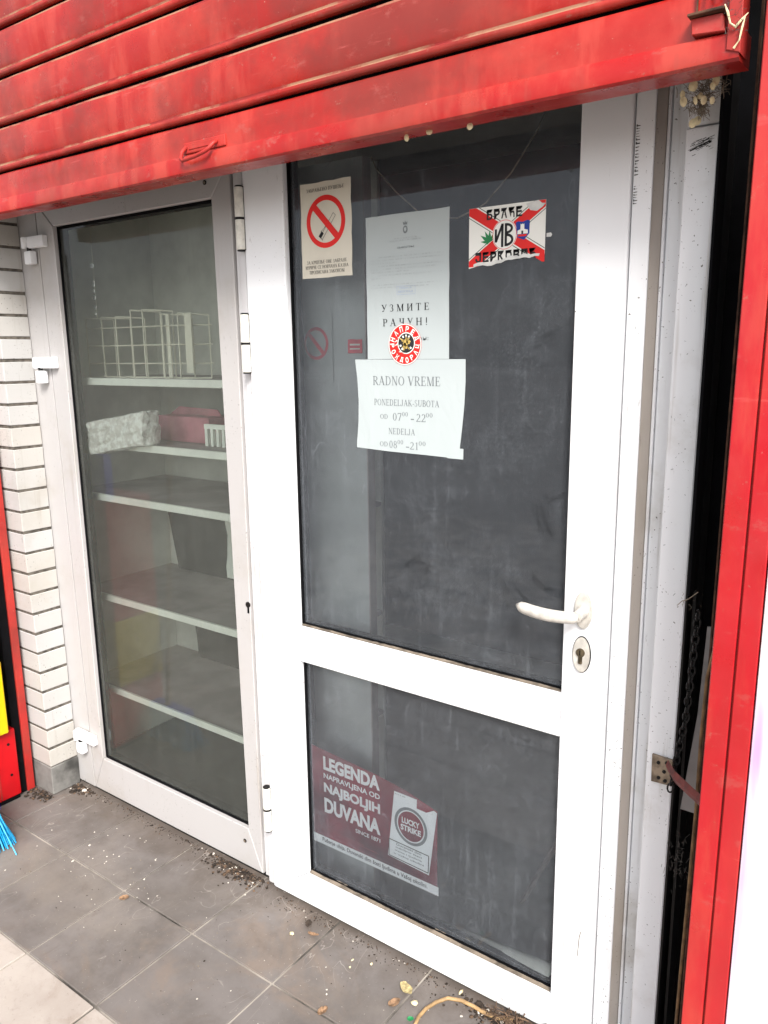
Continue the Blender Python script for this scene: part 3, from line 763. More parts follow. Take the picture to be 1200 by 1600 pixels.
prof = [(1.330, 1.992), (1.272, 1.9905), (1.2665, 1.994), (1.2655, 2.000), (1.2665, 2.023), (1.2685, 2.0285), (1.2775, 2.0305), (1.2785, 2.034), (1.2770, 2.060), (1.2785, 2.090), (1.282, 2.0965), (1.290, 2.099), (1.290, 2.036), (1.330, 2.036)]
bm = bmesh.new(); n = 60; cols = []
for i in range(n + 1):
    x = XS0 + (XS1 - XS0) * i / n
    cols.append([bm.verts.new((x, y + .0014 * mnoise.noise(Vector((x * 4, k * .2, 9))), z + .0016 * mnoise.noise(Vector((x * 3, 4, k * .1))))) for k, (y, z) in enumerate(prof)])
for a, b in zip(cols, cols[1:]):
    for k in range(len(prof)):
        k2 = (k + 1) % len(prof)
        f = bm.faces.new((a[k], b[k], b[k2], a[k2])); f.material_index = 2 if k in (5, 10) else (1 if k < 5 else 0)
bm.faces.new(cols[0]); bm.faces.new(cols[-1][::-1])
bmesh.ops.recalc_face_normals(bm, faces=bm.faces)
finish('slat_gap_shade', box(XS0, XS1 - .004, 1.2935, 1.300, 2.04, 2.72), M['black'], rsu)  # added black sheet that puts dark shade into the slat gaps
finish('bottom_bar', bm, [M['red'], M['red_lip'], M['dust']], rsu, smooth=30)
# pull handle
hd = finish('pull_handle', box(-1.482, -1.345, 1.2745, 1.2790, 2.036, 2.060, .003, 2), M['red_old'], rsu)
finish('handle_slot', box(-1.462, -1.368, 1.2728, 1.2748, 2.043, 2.054, .0008), M['red_old'], hd)
pth = [(-1.470, 1.274, 2.050), (-1.472, 1.262, 2.036), (-1.470, 1.256, 2.022), (-1.462, 1.254, 2.017), (-1.42, 1.253, 2.020), (-1.385, 1.253, 2.026), (-1.376, 1.256, 2.032), (-1.372, 1.264, 2.042), (-1.370, 1.274, 2.048)]
finish('bail', tube(pth, .0042, 8), M['red_old'], hd, smooth='all')
# locking lug at the right end
lg = finish('end_lug', prism([(-.371, 2.034), (-.326, 2.030), (-.331, 2.054), (-.373, 2.055)], 1.262, 1.279, .001), M['red_old'], rsu)
finish('lug_lip', box(-.376, -.327, 1.252, 1.281, 2.0555, 2.0595, .0008), M['rust'], lg)
finish('end_seam', box(-.3695, -.3678, 1.2722, 1.2760, 2.061, 2.093), M['rust'], rsu)
finish('edge_trim', prism([(-.3230, 2.005), (-.304, 1.998), (-.304, 2.64), (-.3200, 2.64)], 1.2625, 1.300, .001), M['red_old'], rsu)
pth = [(-.352, 1.270, 2.096), (-.353, 1.268, 2.082), (-.347, 1.267, 2.076), (-.340, 1.268, 2.080), (-.339, 1.270, 2.094)]
finish('hook', tube(pth, .0018, 6), M['rust'], rsu)

# ------------------------------------------------------------------ neighbour: red post, coloured cabinet, broom
lp2 = tag(finish('red_post', box(-2.76, -2.669, 1.3715, 1.399, 0, 2.1, .0015), M['red_old'], loc=(-2.7, 1.385, 0)), 'worn dull red steel post left of the white brick pilaster', 'post')
cbt = thing('sales_cabinet', 'red, yellow and blue sales cabinet cut off at the left edge', 'cabinet', (-2.95, .95, 0))
finish('base', box(-3.30, -2.657, 1.08, 1.3400, .012, .272, .006, 2), M['bright_red'], cbt)
finish('kick_strip', box(-3.28, -2.656, 1.20, 1.332, 0, .012), M['black'], cbt)
finish('yellow_panel', box(-3.28, -2.630, 1.09, 1.306, .275, .547, .004), M['yellow'], cbt)
finish('red_panel', box(-3.28, -2.636, 1.09, 1.300, .549, 1.04, .004), M['bright_red'], cbt)
finish('blue_panel', box(-3.28, -2.624, 1.262, 1.300, 1.041, 1.22, .004), M['blue'], cbt)
finish('upper_panel', box(-3.28, -2.674, 1.09, 1.300, 1.221, 1.30, .004), M['dark'], cbt)
finish('gap_shade_strip', box(-3.20, -2.677, 1.3405, 1.3705, 0.0, 1.95), M['black'], cbt)  # black strip painting the shade of the gap beside the red post
finish('corner_bead', box(-2.6575, -2.6540, 1.262, 1.267, .02, .266), M['red_old'], cbt)
for z in (.10, .22): finish('screw', cyl((-2.6565, 1.31, z), .005, .003, 'X', 10), M['dark'], cbt)

br = thing('broom', 'broom with bright blue splayed plastic bristles standing on the dark tiles', 'broom', (-2.55, 1.13, 0))
finish('head', box(-2.68, -2.440, 1.095, 1.155, .115, .150, .008, 2), M['blue'], br)
finish('broomstick', tube([(-2.57, 1.125, .15), (-2.66, .98, .95), (-2.70, .90, 1.42)], .011, 10), M['wood'], br)
rb = random.Random(4); bm = bmesh.new()
for i in range(620):
    u, v = rb.random(), rb.random()
    x = -2.675 + .232 * u; y = 1.10 + .05 * v
    tx = x + (u - .35) * .075 + rb.gauss(0, .010); ty = y + (v - .5) * .05 + rb.gauss(0, .008)
    mid = ((x + tx) / 2 + rb.gauss(0, .004), (y + ty) / 2, .062)
    if i % 40 == 0: tx += .04; mid = (mid[0] + .01, mid[1], .075)
    bm = tube([(x, y, .118), mid, (tx, ty, .002)], .0019, 3, bm)
o = finish('bristle_tuft', bm, M['bristle'], br); o['kind'] = 'stuff'

# ------------------------------------------------------------------ shelves behind the side leaf
su = thing('shelf_unit', 'white shop shelf unit with five shelves standing behind the narrow pane', 'shelves', (-2.1, 1.8, 0))
for z in (1.517, 1.304, 1.117, .747, .388):
    s_ = finish('shelf', box(-2.585, -1.50, 1.618, 2.03, z - .016, z - .001), M['shelf_top'], su)
    finish('edge_strip', box(-2.50, -1.50, 1.608, 1.6175, z - .022, z + .002, .0015), M['shelf'], s_)
finish('left_side', box(-2.605, -2.587, 1.63, 2.05, .02, 2.30), M['shelf_back'], su)
finish('front_edge', box(-2.482, -2.462, 1.600, 1.6085, .10, 2.0, .002), M['shelf'], su)
finish('back_panel', box(-2.585, -1.50, 2.032, 2.045, 1.118, 2.30), M['shelf_back'], su)
finish('lower_back', box(-2.585, -1.50, 2.032, 2.045, .02, 1.117), M['shelf_back'], su)
finish('bottom_board', box(-2.585, -1.50, 1.618, 2.03, .05, .07), M['board_dark'], su)
# faded boards leaning at the back of the lower shelves
b1 = thing('leaning_board', 'dark board with torn pale strip leaning on the fourth shelf down', 'board', (-2.1, 2.0, .75))
finish('panel', prism([(-2.49, .7475), (-1.75, .7475), (-1.75, 1.095), (-2.56, 1.095)], 1.992, 2.004), M['board_dark'], b1)
rs = random.Random(2)
L_ = [(-2.185 + .02 * i / 8 * -1 + rs.uniform(-.008, .008), 1.09 - .335 * i / 8) for i in range(9)]
finish('torn_strip', prism(L_ + [(x + .055 + rs.uniform(-.006, .006), z) for x, z in L_[::-1]], 1.988, 1.9915), M['shelf'], b1)
b2 = thing('leaning_board', 'short dark board with pale strip leaning on the lowest shelf', 'board', (-2.1, 2.0, .39))
finish('panel', prism([(-2.40, .3885), (-1.75, .3885), (-1.75, .725), (-2.43, .725)], 1.992, 2.004), M['board_dark'], b2)
L_ = [(-2.125 - .012 * i / 8 + rs.uniform(-.008, .008), .72 - .325 * i / 8) for i in range(9)]
finish('torn_strip', prism(L_ + [(x + .05 + rs.uniform(-.006, .006), z) for x, z in L_[::-1]], 1.988, 1.9915), M['shelf'], b2)

# wire rack on the top shelf
wr = thing('wire_rack', 'white wire leaflet rack with narrow compartments standing on the top shelf', 'rack', (-2.25, 1.75, 1.516))
def loop(pts, r=.0022): 
    bm = bmesh.new()
    for a, b in zip(pts, pts[1:]): bm = tube([a, b], r, 5, bm)
    return bm
xs = [-2.545, -2.452, -2.372, -2.288, -2.225, -2.130, -2.050]
for i, x in enumerate(xs):
    w = .078; ya, yb = 1.70, 1.76; top = 1.722 + (.018 if i in (3, 4) else 0)
    finish('divider', loop([(x, ya, 1.518), (x, ya, top), (x + w, yb, top - .006), (x + w, yb, 1.518), (x, ya, 1.518)], .0028), M['wire'], wr)
for z in (1.565, 1.625, 1.685):
    finish('cross_wire', loop([(-2.545, 1.702, z), (-2.34, 1.702, z), (-2.04, 1.702, z), (-1.96, 1.76, z)], .0024), M['wire'], wr)
finish('end_plate', box(-2.020, -1.988, 1.70, 1.706, 1.535, 1.722), M['wire'], wr)
finish('end_plate', box(-2.115, -2.098, 1.704, 1.709, 1.520, 1.722), M['wire'], wr)

# crumpled bright shape made up for a glare spot on the second shelf
bm = box(-2.405, -2.095, 1.570, 1.640, 1.285, 1.395, .012, 2)
bmesh.ops.subdivide_edges(bm, edges=list(bm.edges), cuts=5, use_grid_fill=True)
for v in bm.verts:
    p = v.co.copy(); v.co += Vector((mnoise.noise(p * 38), mnoise.noise(p * 44 + Vector((3, 1, 2))), mnoise.noise(p * 38 + Vector((7, 2, 1))))) * .011
    v.co.z += (v.co.x + 2.25) * .16
tag(finish('glare_patch', bm, M['glare_mat'], loc=(-2.25, 1.6, 1.29)), 'made-up crumpled white shape standing in for a glare spot at the second shelf edge', 'glare_patch')
pb = thing('carton', 'flat pinkish red carton lying on the second shelf', 'box', (-2.0, 1.78, 1.304))
finish('tray', box(-2.24, -1.98, 1.74, 1.86, 1.3045, 1.39, .003), M['pink'], pb)
finish('flap', prism([(-2.24, 1.391), (-1.98, 1.391), (-2.0, 1.412), (-2.19, 1.418)], 1.80, 1.803), M['pink'], pb)
rk = thing('comb_rack', 'small white slotted plastic rack beside the pink carton', 'rack', (-1.9, 1.7, 1.304))
finish('rail_bar', box(-1.955, -1.80, 1.700, 1.712, 1.360, 1.375), M['shelf'], rk)
for i in range(6): finish('tooth', box(-1.953 + .026 * i, -1.941 + .026 * i, 1.700, 1.711, 1.3045, 1.360), M['shelf'], rk)
# made-up string of shiny pieces standing in for bright glints
sg = thing('glint_string', 'made-up string of shiny pieces standing in for bright glints behind the narrow pane', 'glints', (-2.47, 1.72, 1.85))
finish('cord', tube([(-2.475, 1.70, 2.02), (-2.474, 1.70, 1.72)], .0012, 5), M['wire'], sg)
for z, w, h in ((1.895, .010, .014), (1.835, .008, .020), (1.81, .006, .012), (1.79, .009, .014), (1.757, .008, .012), (1.735, .004, .008)):
    finish('glint_piece', box(-2.475 - w, -2.475 + w, 1.694, 1.697, z - h / 2, z + h / 2, .001), M['glint'], sg)

# ------------------------------------------------------------------ things behind the main door glass
pt = thing('partition', 'pale grey partition edge standing behind the door glass on the left', 'partition', (-1.45, 1.63, 0))
finish('face_board', box(-1.515, -1.2405, 1.620, 1.636, .02, 2.06), M['part'], pt)
finish('edge_trim', box(-1.2400, -1.2360, 1.6185, 1.65, .02, 2.06, .001), M['shelf_top'], pt)
tag(finish('curb_reflection_roll', tube([(-1.43, 1.572, .026), (-1.04, 1.565, .072), (-.655, 1.560, .116)], [.024, .025, .022], 14), M['shelf'], loc=(-1, 1.58, .1), smooth='all'), 'made-up pale roll standing in for a curb reflection along the lower pane', 'roll')  # roll added to imitate a pale reflection, likely of the curb
tag(finish('reflection_bar', tube([(-.755, 1.60, .25), (-.655, 1.61, .48)], .020, 4, flat=.3), M['shelf_top'], loc=(-.76, 1.6, .16)), 'made-up pale narrow bar standing in for a reflection in the lower right glass', 'reflection_bar')  # bar added to imitate a slanting pale reflection
th = []
raw = [(-1.150, 2.03), (-1.135, 2.001), (-1.082, 1.947), (-1.022, 1.898), (-.98, 1.882), (-.923, 1.875), (-.87, 1.89), (-.853, 1.898), (-.795, 1.950), (-.740, 2.020), (-.72, 2.06)]
tag(finish('cord', tube([(x, 1.5375, z) for x, z in raw], .0016, 6), M['web'], loc=(-.94, 1.54, 1.87), smooth='all'), 'pale dusty cord drooping in a curve behind the top of the glass', 'cord')

GI = DY + .0282     # inner face of the panes
# no-smoking notice
def no_smoking(x0, x1, z0, z1, y, label, pm, rm, im, seed, skew=.004):
    t_ = thing('notice', label, 'notice', ((x0 + x1) / 2, y, z0))
    paper('sheet', x0, x1, z0, z1, y, M[pm], t_, .0012, .0007, 6, 9, seed)
    W, H = x1 - x0, z1 - z0; cx, cz, rr = x0 + W * .5, z0 + H * .585, W * .385
    yy = y - .0004
    circ = ring_polys(cx, cz, rr, rr, rr * .80, rr * .80, 0, 360, 48)
    a_ = R(-46); L = rr * .86
    printed('prohibition_mark', circ, yy, M[rm], t_)
    printed('slash', [bar(cx - L * math.cos(a_), cz - L * math.sin(a_), cx + L * math.cos(a_), cz + L * math.sin(a_), rr * .26)], yy - .0003, M[rm], t_)
    cig = [bar(cx - .018, cz - .034, cx + .024, cz + .018, .0010), bar(cx - .011, cz - .040, cx + .031, cz + .012, .0010), bar(cx + .024, cz + .018, cx + .031, cz + .012, .001),
           bar(cx - .0195, cz - .0315, cx - .0105, cz - .0425, .0012)]
    cig = [[(cx + (a - cx) * W / .157, cz + (b - cz) * W / .157) for a, b in p] for p in cig]
    smoke = []
    pr = None
    for i in range(26):
        s = i / 25; p = (cx + (-.016 + .020 * math.sin(s * 5.5) * (1 - .3 * s)) * W / .157, cz + (-.022 + .066 * s) * W / .157)
        if pr: smoke.append(bar(pr[0], pr[1], p[0], p[1], .0008))
        pr = p
    printed('cigarette', cig, yy - .0001, M[im], t_)
    printed('smoke_curl', smoke, yy - .0001, M[im], t_)
    e = [bar(cx - .0195 * W / .157, cz - .035 * W / .157, cx - .010 * W / .157, cz - .024 * W / .157, .009 * W / .157)]
    printed('ember', e, yy - .0001, M['ink'] if im != 'ink_faint' else M[im], t_)
    tx = fit(roman('ЗАБРАЊЕНО ПУШЕЊЕ'), x0 + W * .13, x0 + W * .87, z0 + H * .905, z0 + H * .942)
    for k, ln in enumerate(('ЗА КРШЕЊЕ ОВЕ ЗАБРАНЕ', 'ИЗРИЧЕ СЕ НОВЧАНА КАЗНА', 'ПРОПИСАНА ЗАКОНОМ')):
        ww = (.40, .43, .35)[k]
        tx += fit(roman(ln), x0 + W * (.5 - ww), x0 + W * (.5 + ww), z0 + H * (.150 - .053 * k), z0 + H * (.187 - .053 * k))
    printed('lettering', tx, yy, M[im], t_)
    return t_
no_smoking(-1.3545, -1.1985, 1.7735, 1.9920, DY + .0212, 'cream no smoking notice with red ring stuck on the upper glass', 'cream', 'red_ink', 'ink', 21)
no_smoking(-1.455, -1.345, 1.518, 1.690, 1.6165, 'pale no smoking notice on the partition inside, standing in for a reflected one', 'part', 'red_faded', 'ink_faint', 22)  # paler second notice added to imitate a reflected sign
rsn = thing('small_sticker', 'little faded red sticker inside beside the taped white papers', 'sticker', (-1.27, 1.6165, 1.59))
paper('sheet', -1.293, -1.247, 1.592, 1.627, 1.6165, M['red_faded'], rsn, .0006, .0003, 3, 2, 5)
printed('band', [[(-1.286, 1.612), (-1.254, 1.612), (-1.254, 1.616), (-1.286, 1.616)], [(-1.286, 1.602), (-1.254, 1.602), (-1.254, 1.605), (-1.286, 1.605)]], 1.6160, M['shelf_back'], rsn)

# official letter
of = thing('official_letter', 'tall white official letter ending in large Cyrillic words, stuck on the upper glass', 'letter', (-1.045, DY, 1.577))
px0, px1, pz0, pz1 = -1.157, -.932, 1.579, 1.897
py = DY + .0214
paper('sheet', px0, px1, pz0, pz1, py, M['paper'], of, .0006, .0003, 6, 9, 31)
ty = py - .00045
cx = (px0 + px1) / 2 - .002
emb = [disc(cx, 1.862, .0065, .0085, 14)] + [[(cx - .005, 1.872), (cx + .005, 1.872), (cx + .0065, 1.879), (cx + .002, 1.876), (cx, 1.881), (cx - .002, 1.876), (cx - .0065, 1.879)]]
printed('emblem', emb, ty, M['ink_grey'], of)
printed('emblem_shield', [[(cx - .003, 1.866), (cx + .003, 1.866), (cx + .003, 1.861), (cx, 1.857), (cx - .003, 1.861)]], ty - .0002, M['paper'], of)
lines = []
def wordline(x0, x1, z, h, seed, out):
    r_ = random.Random(seed); x = x0
    while x < x1 - .002:
        w = min(r_.uniform(.004, .017), x1 - x)
        n = max(1, int(w / .0019)); 
        for i in range(n):
            if r_.random() < .86: out.append([(x + i * .0019, z), (x + i * .0019 + .0013, z), (x + i * .0019 + .0013, z + h * r_.uniform(.7, 1.15)), (x + i * .0019, z + h * r_.uniform(.7, 1.15))])
        x += w + .0022
small = []
wordline(cx - .030, cx + .032, 1.8435, .0024, 1, small); wordline(cx - .045, cx + .047, 1.8385, .0024, 2, small)
head = fit(sans('ОБАВЕШТЕЊЕ', .012), cx - .022, cx + .024, 1.8225, 1.8265)
y_ = 1.806
for k, (a, b) in enumerate(((.022, 0), (0, 0), (.0, .13), (.02, 0), (0, .02), (0, .09), (.02, .0), (0, .17))):
    wordline(px0 + .014 + a, px1 - .014 - b, y_, .0021, 10 + k, small); y_ -= .0066
wordline(px0 + .02, px1 - .014, y_ - .008, .0020, 30, small); wordline(px0 + .014, px1 - .05, y_ - .014, .0020, 31, small)
printed('small_print', small, ty, M['ink_faint'], of)['kind'] = 'stuff'
printed('heading', head, ty, M['ink_grey'], of)
st = fit(sans('СРБИЈА'), cx - .018, cx + .017, 1.735, 1.7385) + fit(sans('БЕОГРАД'), cx - .020, cx + .020, 1.726, 1.731)
st += [bar(cx - .024, 1.7225, cx + .026, 1.7225, .0006), bar(cx - .024, 1.741, cx + .026, 1.741, .0006), bar(cx - .024, 1.7225, cx - .024, 1.741, .0006), bar(cx + .026, 1.7225, cx + .026, 1.741, .0006)]
printed('stamp', st, ty, M['ink_blue'], of)
def spaced(txt, x0, x1, z0, z1, gap): return fit(roman(txt, gap), x0, x1, z0, z1)
big = spaced('УЗМИТЕ', px0 + .042, px1 - .052, 1.686, 1.702, .34) + spaced('РАЧУН!', px0 + .046, px1 - .057, 1.6535, 1.670, .34)
printed('lettering', big, ty, M['ink'], of)
printed('phone_line', fit(sans('Телефон:', .008), px0 + .075, px1 - .053, 1.6175, 1.630) + fit(roman('011 9900', .05), px0 + .085, px1 - .078, 1.5995, 1.610), ty, M['ink_grey'], of)

# opening hours
oh = thing('hours_sheet', 'wide white opening hours sheet with Latin times, taped below the official letter', 'notice', (-1.04, DY, 1.358))
hx0, hx1, hz0, hz1 = -1.195, -.889, 1.3585, 1.578
hy = DY + .0208
outl = [(hx0, hz1), (hx0 + .006, 1.53), (hx0 + .0085, 1.48), (hx0 + .007, 1.43), (hx0 + .002, 1.385), (hx0 + .0005, hz0 + .008), (-1.10, hz0 + .004), (-.99, hz0 + .002), (-.935, hz0 + .0005), (-.934, hz0 - .001), (-.893, hz0 - .0015), (-.8925, hz0 + .0225), (-.902, hz0 + .0225), (-.896, 1.43), (-.891, 1.48), (-.8885, 1.53), (hx1, hz1)]
paper('sheet', 0, 0, 0, 0, hy, M['paper'], oh, outline=outl)
ty = hy - .00035
hc = -1.046
L = fit(roman('RADNO VREME'), hc - .096, hc + .092, 1.5185, 1.5395)
printed('lettering', L, ty, M['ink_grey'], oh)
L = fit(roman('PONEDELJAK-SUBOTA'), hc - .093, hc + .090, 1.471, 1.486)
printed('weekday_line', L, ty, M['ink_grey'], oh)
L = fit(roman('OD'), hc - .076, hc - .054, 1.4395, 1.4505) + fit(roman('07'), hc - .039, hc - .014, 1.4365, 1.4545) + fit(roman('00'), hc - .012, hc + .004, 1.4475, 1.4575) + fit(roman('-'), hc + .012, hc + .021, 1.440, 1.4425) + fit(roman('22'), hc + .027, hc + .053, 1.4365, 1.4545) + fit(roman('00'), hc + .054, hc + .072, 1.4475, 1.4575)
printed('weekday_hours', L, ty, M['ink_grey'], oh)
printed('sunday_line', fit(roman('NEDELJA'), hc - .052, hc + .024, 1.404, 1.4185), ty, M['ink_grey'], oh)
L = fit(roman('OD'), hc - .078, hc - .055, 1.374, 1.385) + fit(roman('08'), hc - .050, hc - .028, 1.371, 1.3885) + fit(roman('00'), hc - .026, hc - .010, 1.3815, 1.3915) + fit(roman('-'), hc - .002, hc + .007, 1.3745, 1.377) + fit(roman('21'), hc + .009, hc + .032, 1.371, 1.3885) + fit(roman('00'), hc + .034, hc + .053, 1.3815, 1.3915)
printed('sunday_hours', L, ty, M['ink_grey'], oh)

# square fan sticker with a red cross
fs = thing('fan_sticker', 'square white sticker with red diagonal cross and torn edges, on the upper glass', 'sticker', (-.797, DY, 1.765))
sx0, sx1, sz0, sz1 = -.8830, -.7090, 1.7665, 1.8870
SYF = DY + .0212
rs = random.Random(12)
low = [(sx0 + .000, sz0)] + [(sx0 + .012 + .15 * i / 14, sz0 + .002 + .014 * (i / 14) + rs.uniform(-.003, .0035)) for i in range(15)] + [(sx1 - .010, sz0 + .0185), (sx1, sz0 + .018)]
paper('sheet', 0, 0, 0, 0, SYF, M['sticker'], fs, outline=low + [(sx1, sz1), (sx0, sz1)])
scx, scz = (sx0 + sx1) / 2 - .003, 1.8285
def clip_rect(poly, a, b, c, d):
    for axis, lim, keep in ((0, a, 1), (0, b, -1), (1, c, 1), (1, d, -1)):
        out = []
        for p, q_ in zip(poly, poly[1:] + poly[:1]):
            ip, iq = (p[axis] - lim) * keep >= 0, (q_[axis] - lim) * keep >= 0
            if ip: out.append(p)
            if ip != iq:
                s = (lim - p[axis]) / (q_[axis] - p[axis]); out.append((p[0] + (q_[0] - p[0]) * s, p[1] + (q_[1] - p[1]) * s))
        poly = out
        if not poly: break
    return poly
zl = sz0 + .010
cr, gn = [], []
for (ax, az, bx_, bz_) in ((sx0, sz1 - .002, sx1, sz0 + .012), (sx0, sz0 + .002, sx1, sz1)):
    cr.append(clip_rect(bar(ax - .02, az + (az - bz_) * .115, bx_ + .02, bz_ - (az - bz_) * .115, .021), sx0 + .0003, sx1 - .0003, sz0 + .003 if ax else 0, sz1 - .0003))
    for off in (-.0165, .0165):
        gn.append(clip_rect(bar(ax - .02, az + (az - bz_) * .115 + off, bx_ + .02, bz_ - (az - bz_) * .115 + off, .0013), sx0 + .0003, sx1 - .0003, zl + .004, sz1 - .0003))
printed('red_cross', cr, SYF - .0003, M['red_ink'], fs)
printed('green_line', gn, SYF - .0004, M['dkgreen_ink'], fs)
printed('roundel', [disc(scx, scz, .0285, .0300)], SYF - .0006, M['sticker'], fs)
printed('roundel_ring', ring_polys(scx, scz, .0275, .0290, .0265, .0280) , SYF - .0008, M['red_ink'], fs)
mono = [bar(scx - .020, scz + .012, scx - .020, scz - .014, .005), bar(scx - .0195, scz - .013, scx - .005, scz + .021, .005), bar(scx - .005, scz + .022, scx - .005, scz - .024, .0055),
        bar(scx + .003, scz + .022, scx + .003, scz - .023, .0055)] + ring_polys(scx + .004, scz + .0115, .015, .0105, .0098, .0055, -90, 90, 14) + ring_polys(scx + .004, scz - .0105, .0165, .0125, .0112, .0072, -90, 90, 14)
printed('monogram', mono, SYF - .0010, M['ink'], fs)
def cells(txt, x0, x1, z0, z1, slant):
    out = []; n = len(txt); w = (x1 - x0) / n
    for i, c_ in enumerate(txt):
        dz = slant * (i / (n - 1))
        out += fit(sans(c_, .03), x0 + i * w, x0 + i * w + w * .80, z0 + dz, z1 + dz)
        out.append([(x0 + i * w, z1 + dz - (z1 - z0) * .30), (x0 + i * w + w * .6, z1 + dz - (z1 - z0) * .30), (x0 + i * w + w * .80, z1 + dz), (x0 + i * w, z1 + dz)])
    return out
printed('top_word', cells('БРАЋЕ', scx - .042, scx + .042, 1.8605, 1.8805, .0), SYF - .0009, M['ink'], fs)
printed('bottom_word', cells('ЈЕРКОВИЋ', scx - .068, scx + .074, 1.7775, 1.7975, .0), SYF - .0009, M['ink'], fs)
leaf = []
for a_, L in ((118, .026), (92, .024), (146, .027), (64, .019), (174, .022), (40, .012), (200, .013)):
    d = Vector((math.cos(R(a_)), math.sin(R(a_)))); n_ = Vector((-d.y, d.x)); o_ = Vector((scx - .034, scz - .012))
    leaf.append([tuple(o_), tuple(o_ + d * L * .5 + n_ * L * .13), tuple(o_ + d * L), tuple(o_ + d * L * .5 - n_ * L * .13)])
printed('green_leaf', leaf, SYF - .0007, M['green_ink'], fs)
kx, kz = scx + .040, scz + .004
printed('shield', [[(kx - .015, kz + .017), (kx - .010, kz + .019), (kx, kz + .017), (kx + .011, kz + .020), (kx + .016, kz + .018), (kx + .0155, kz - .006), (kx + .004, kz - .018), (kx - .011, kz - .012), (kx - .013, kz)]], SYF - .0007, M['blue_ink'], fs)
printed('shield_tower', [[(kx - .004, kz + .014), (kx - .002, kz + .012), (kx, kz + .014), (kx + .002, kz + .012), (kx + .004, kz + .014), (kx + .0045, kz + .003), (kx + .012, kz + .001), (kx + .0125, kz - .006), (kx - .011, kz - .006), (kx - .0105, kz + .001), (kx - .0045, kz + .003)]], SYF - .0009, M['sticker'], fs)
printed('shield_band', [[(kx - .010, kz - .007), (kx + .0115, kz - .007), (kx + .008, kz - .011), (kx - .0095, kz - .011)]], SYF - .0009, M['red_ink'], fs)
printed('shield_gate', [[(kx - .002, kz - .006), (kx + .002, kz - .006), (kx + .002, kz + .000), (kx - .002, kz + .000)]], SYF - .0011, M['ink'], fs)
tc = [(sx1 - .043, sz1 - .004), (sx1 - .016, sz1 + .0005), (sx1 - .008, sz1 - .006), (sx1, sz1 - .007), (sx1 - .006, sz1 - .013), (sx1 - .019, sz1 - .020), (sx1 - .033, sz1 - .017)]
printed('torn_corner', [tc], SYF - .0012, M['torn'], fs)
tl = [(p[0], p[1] + .0002) for p in low[1:-2]]
printed('torn_edge', [tl + [(p[0] + rs.uniform(-.002, .002), p[1] + .0045 + rs.uniform(0, .004)) for p in tl[::-1]]], SYF - .0012, M['torn'], fs)
tag(finish('tape_scrap', prism([(-.706, 1.816), (-.697, 1.8155), (-.694, 1.8195), (-.697, 1.8235), (-.706, 1.823)], SYF - .0004, SYF, 0), M['torn'], loc=(-.7, SYF, 1.82)), 'tiny scrap of white tape beside the square sticker', 'tape')

# round badge
rb_ = thing('badge_sticker', 'round red sticker with white ring of letters stuck over the letter', 'sticker', (-1.05, DY, 1.574))
bx, bz, br_ = -1.0490, 1.6115, .0465
YB = DY + .0202
bm = prism(disc(bx, bz, br_ * .98, br_, 40), YB - .0004, YB); finish('disc', bm, M['red_ink'], rb_)
printed('rim', ring_polys(bx, bz, br_ * .97, br_ * .99, br_ * .93, br_ * .95, 0, 360, 48), YB - .0006, M['sticker'], rb_)
def ring_text(txt, r, h, a_mid, span, flip):
    out = []; n = len(txt)
    for i, c_ in enumerate(txt):
        s = (i / (n - 1) - .5) * span
        a_ = a_mid + (s if flip else -s)
        ps = fit(sans(c_, .035), -h * .34, h * .34, -h / 2, h / 2)
        th_ = R(a_ - 90) if not flip else R(a_ + 90)
        co, si = math.cos(th_), math.sin(th_); ox, oz = bx + r * math.cos(R(a_)), bz + r * math.sin(R(a_))
        out += [[(ox + x * co - z * si, oz + x * si + z * co) for x, z in p] for p in ps]
    return out
printed('upper_lettering', ring_text('НАПРЕД', br_ * .76, .0125, 92, 138, False), YB - .0006, M['sticker'], rb_)
printed('lower_lettering', ring_text('ВОЖДОВАЦ', br_ * .76, .0125, 268, 170, True), YB - .0006, M['sticker'], rb_)
printed('inner_ring', ring_polys(bx + .004, bz + .003, br_ * .52, br_ * .52, br_ * .47, br_ * .47, 0, 360, 32), YB - .0006, M['sticker'], rb_)
printed('centre_field', [disc(bx + .004, bz + .003, br_ * .47, br_ * .47)], YB - .0007, M['ink'], rb_)
rs = random.Random(6); cst = []
for i in range(16):
    a_ = rs.uniform(0, 6.28); r0 = rs.uniform(0, .007); L = rs.uniform(.005, .014)
    cst.append(bar(bx + .003 + r0 * math.cos(a_), bz + .003 + r0 * math.sin(a_), bx + .003 + (r0 + L) * math.cos(a_ + .3), bz + .003 + (r0 + L) * math.sin(a_ + .3), rs.uniform(.0015, .0035)))
cst.append(disc(bx + .003, bz + .004, .006, .008, 12))
printed('crest', cst, YB - .0009, M['gold_ink'], rb_)
printed('crest_mark', [bar(bx + .004 + .014 * math.cos(R(a_)), bz + .003 + .014 * math.sin(R(a_)), bx + .004 + .019 * math.cos(R(a_)), bz + .003 + .019 * math.sin(R(a_)), .004) for a_ in (60, 90, 120, 200, 230, 320)], YB - .0009, M['sticker'], rb_)
printed('white_tick', [bar(bx - .026, bz + .006, bx - .021, bz + .010, .0022), bar(bx - .026, bz - .002, bx - .020, bz + .002, .0022), bar(bx - .016, bz - .016, bx + .006, bz - .019, .0014), bar(bx - .019, bz + .016, bx - .014, bz + .012, .0022)], YB - .0006, M['sticker'], rb_)

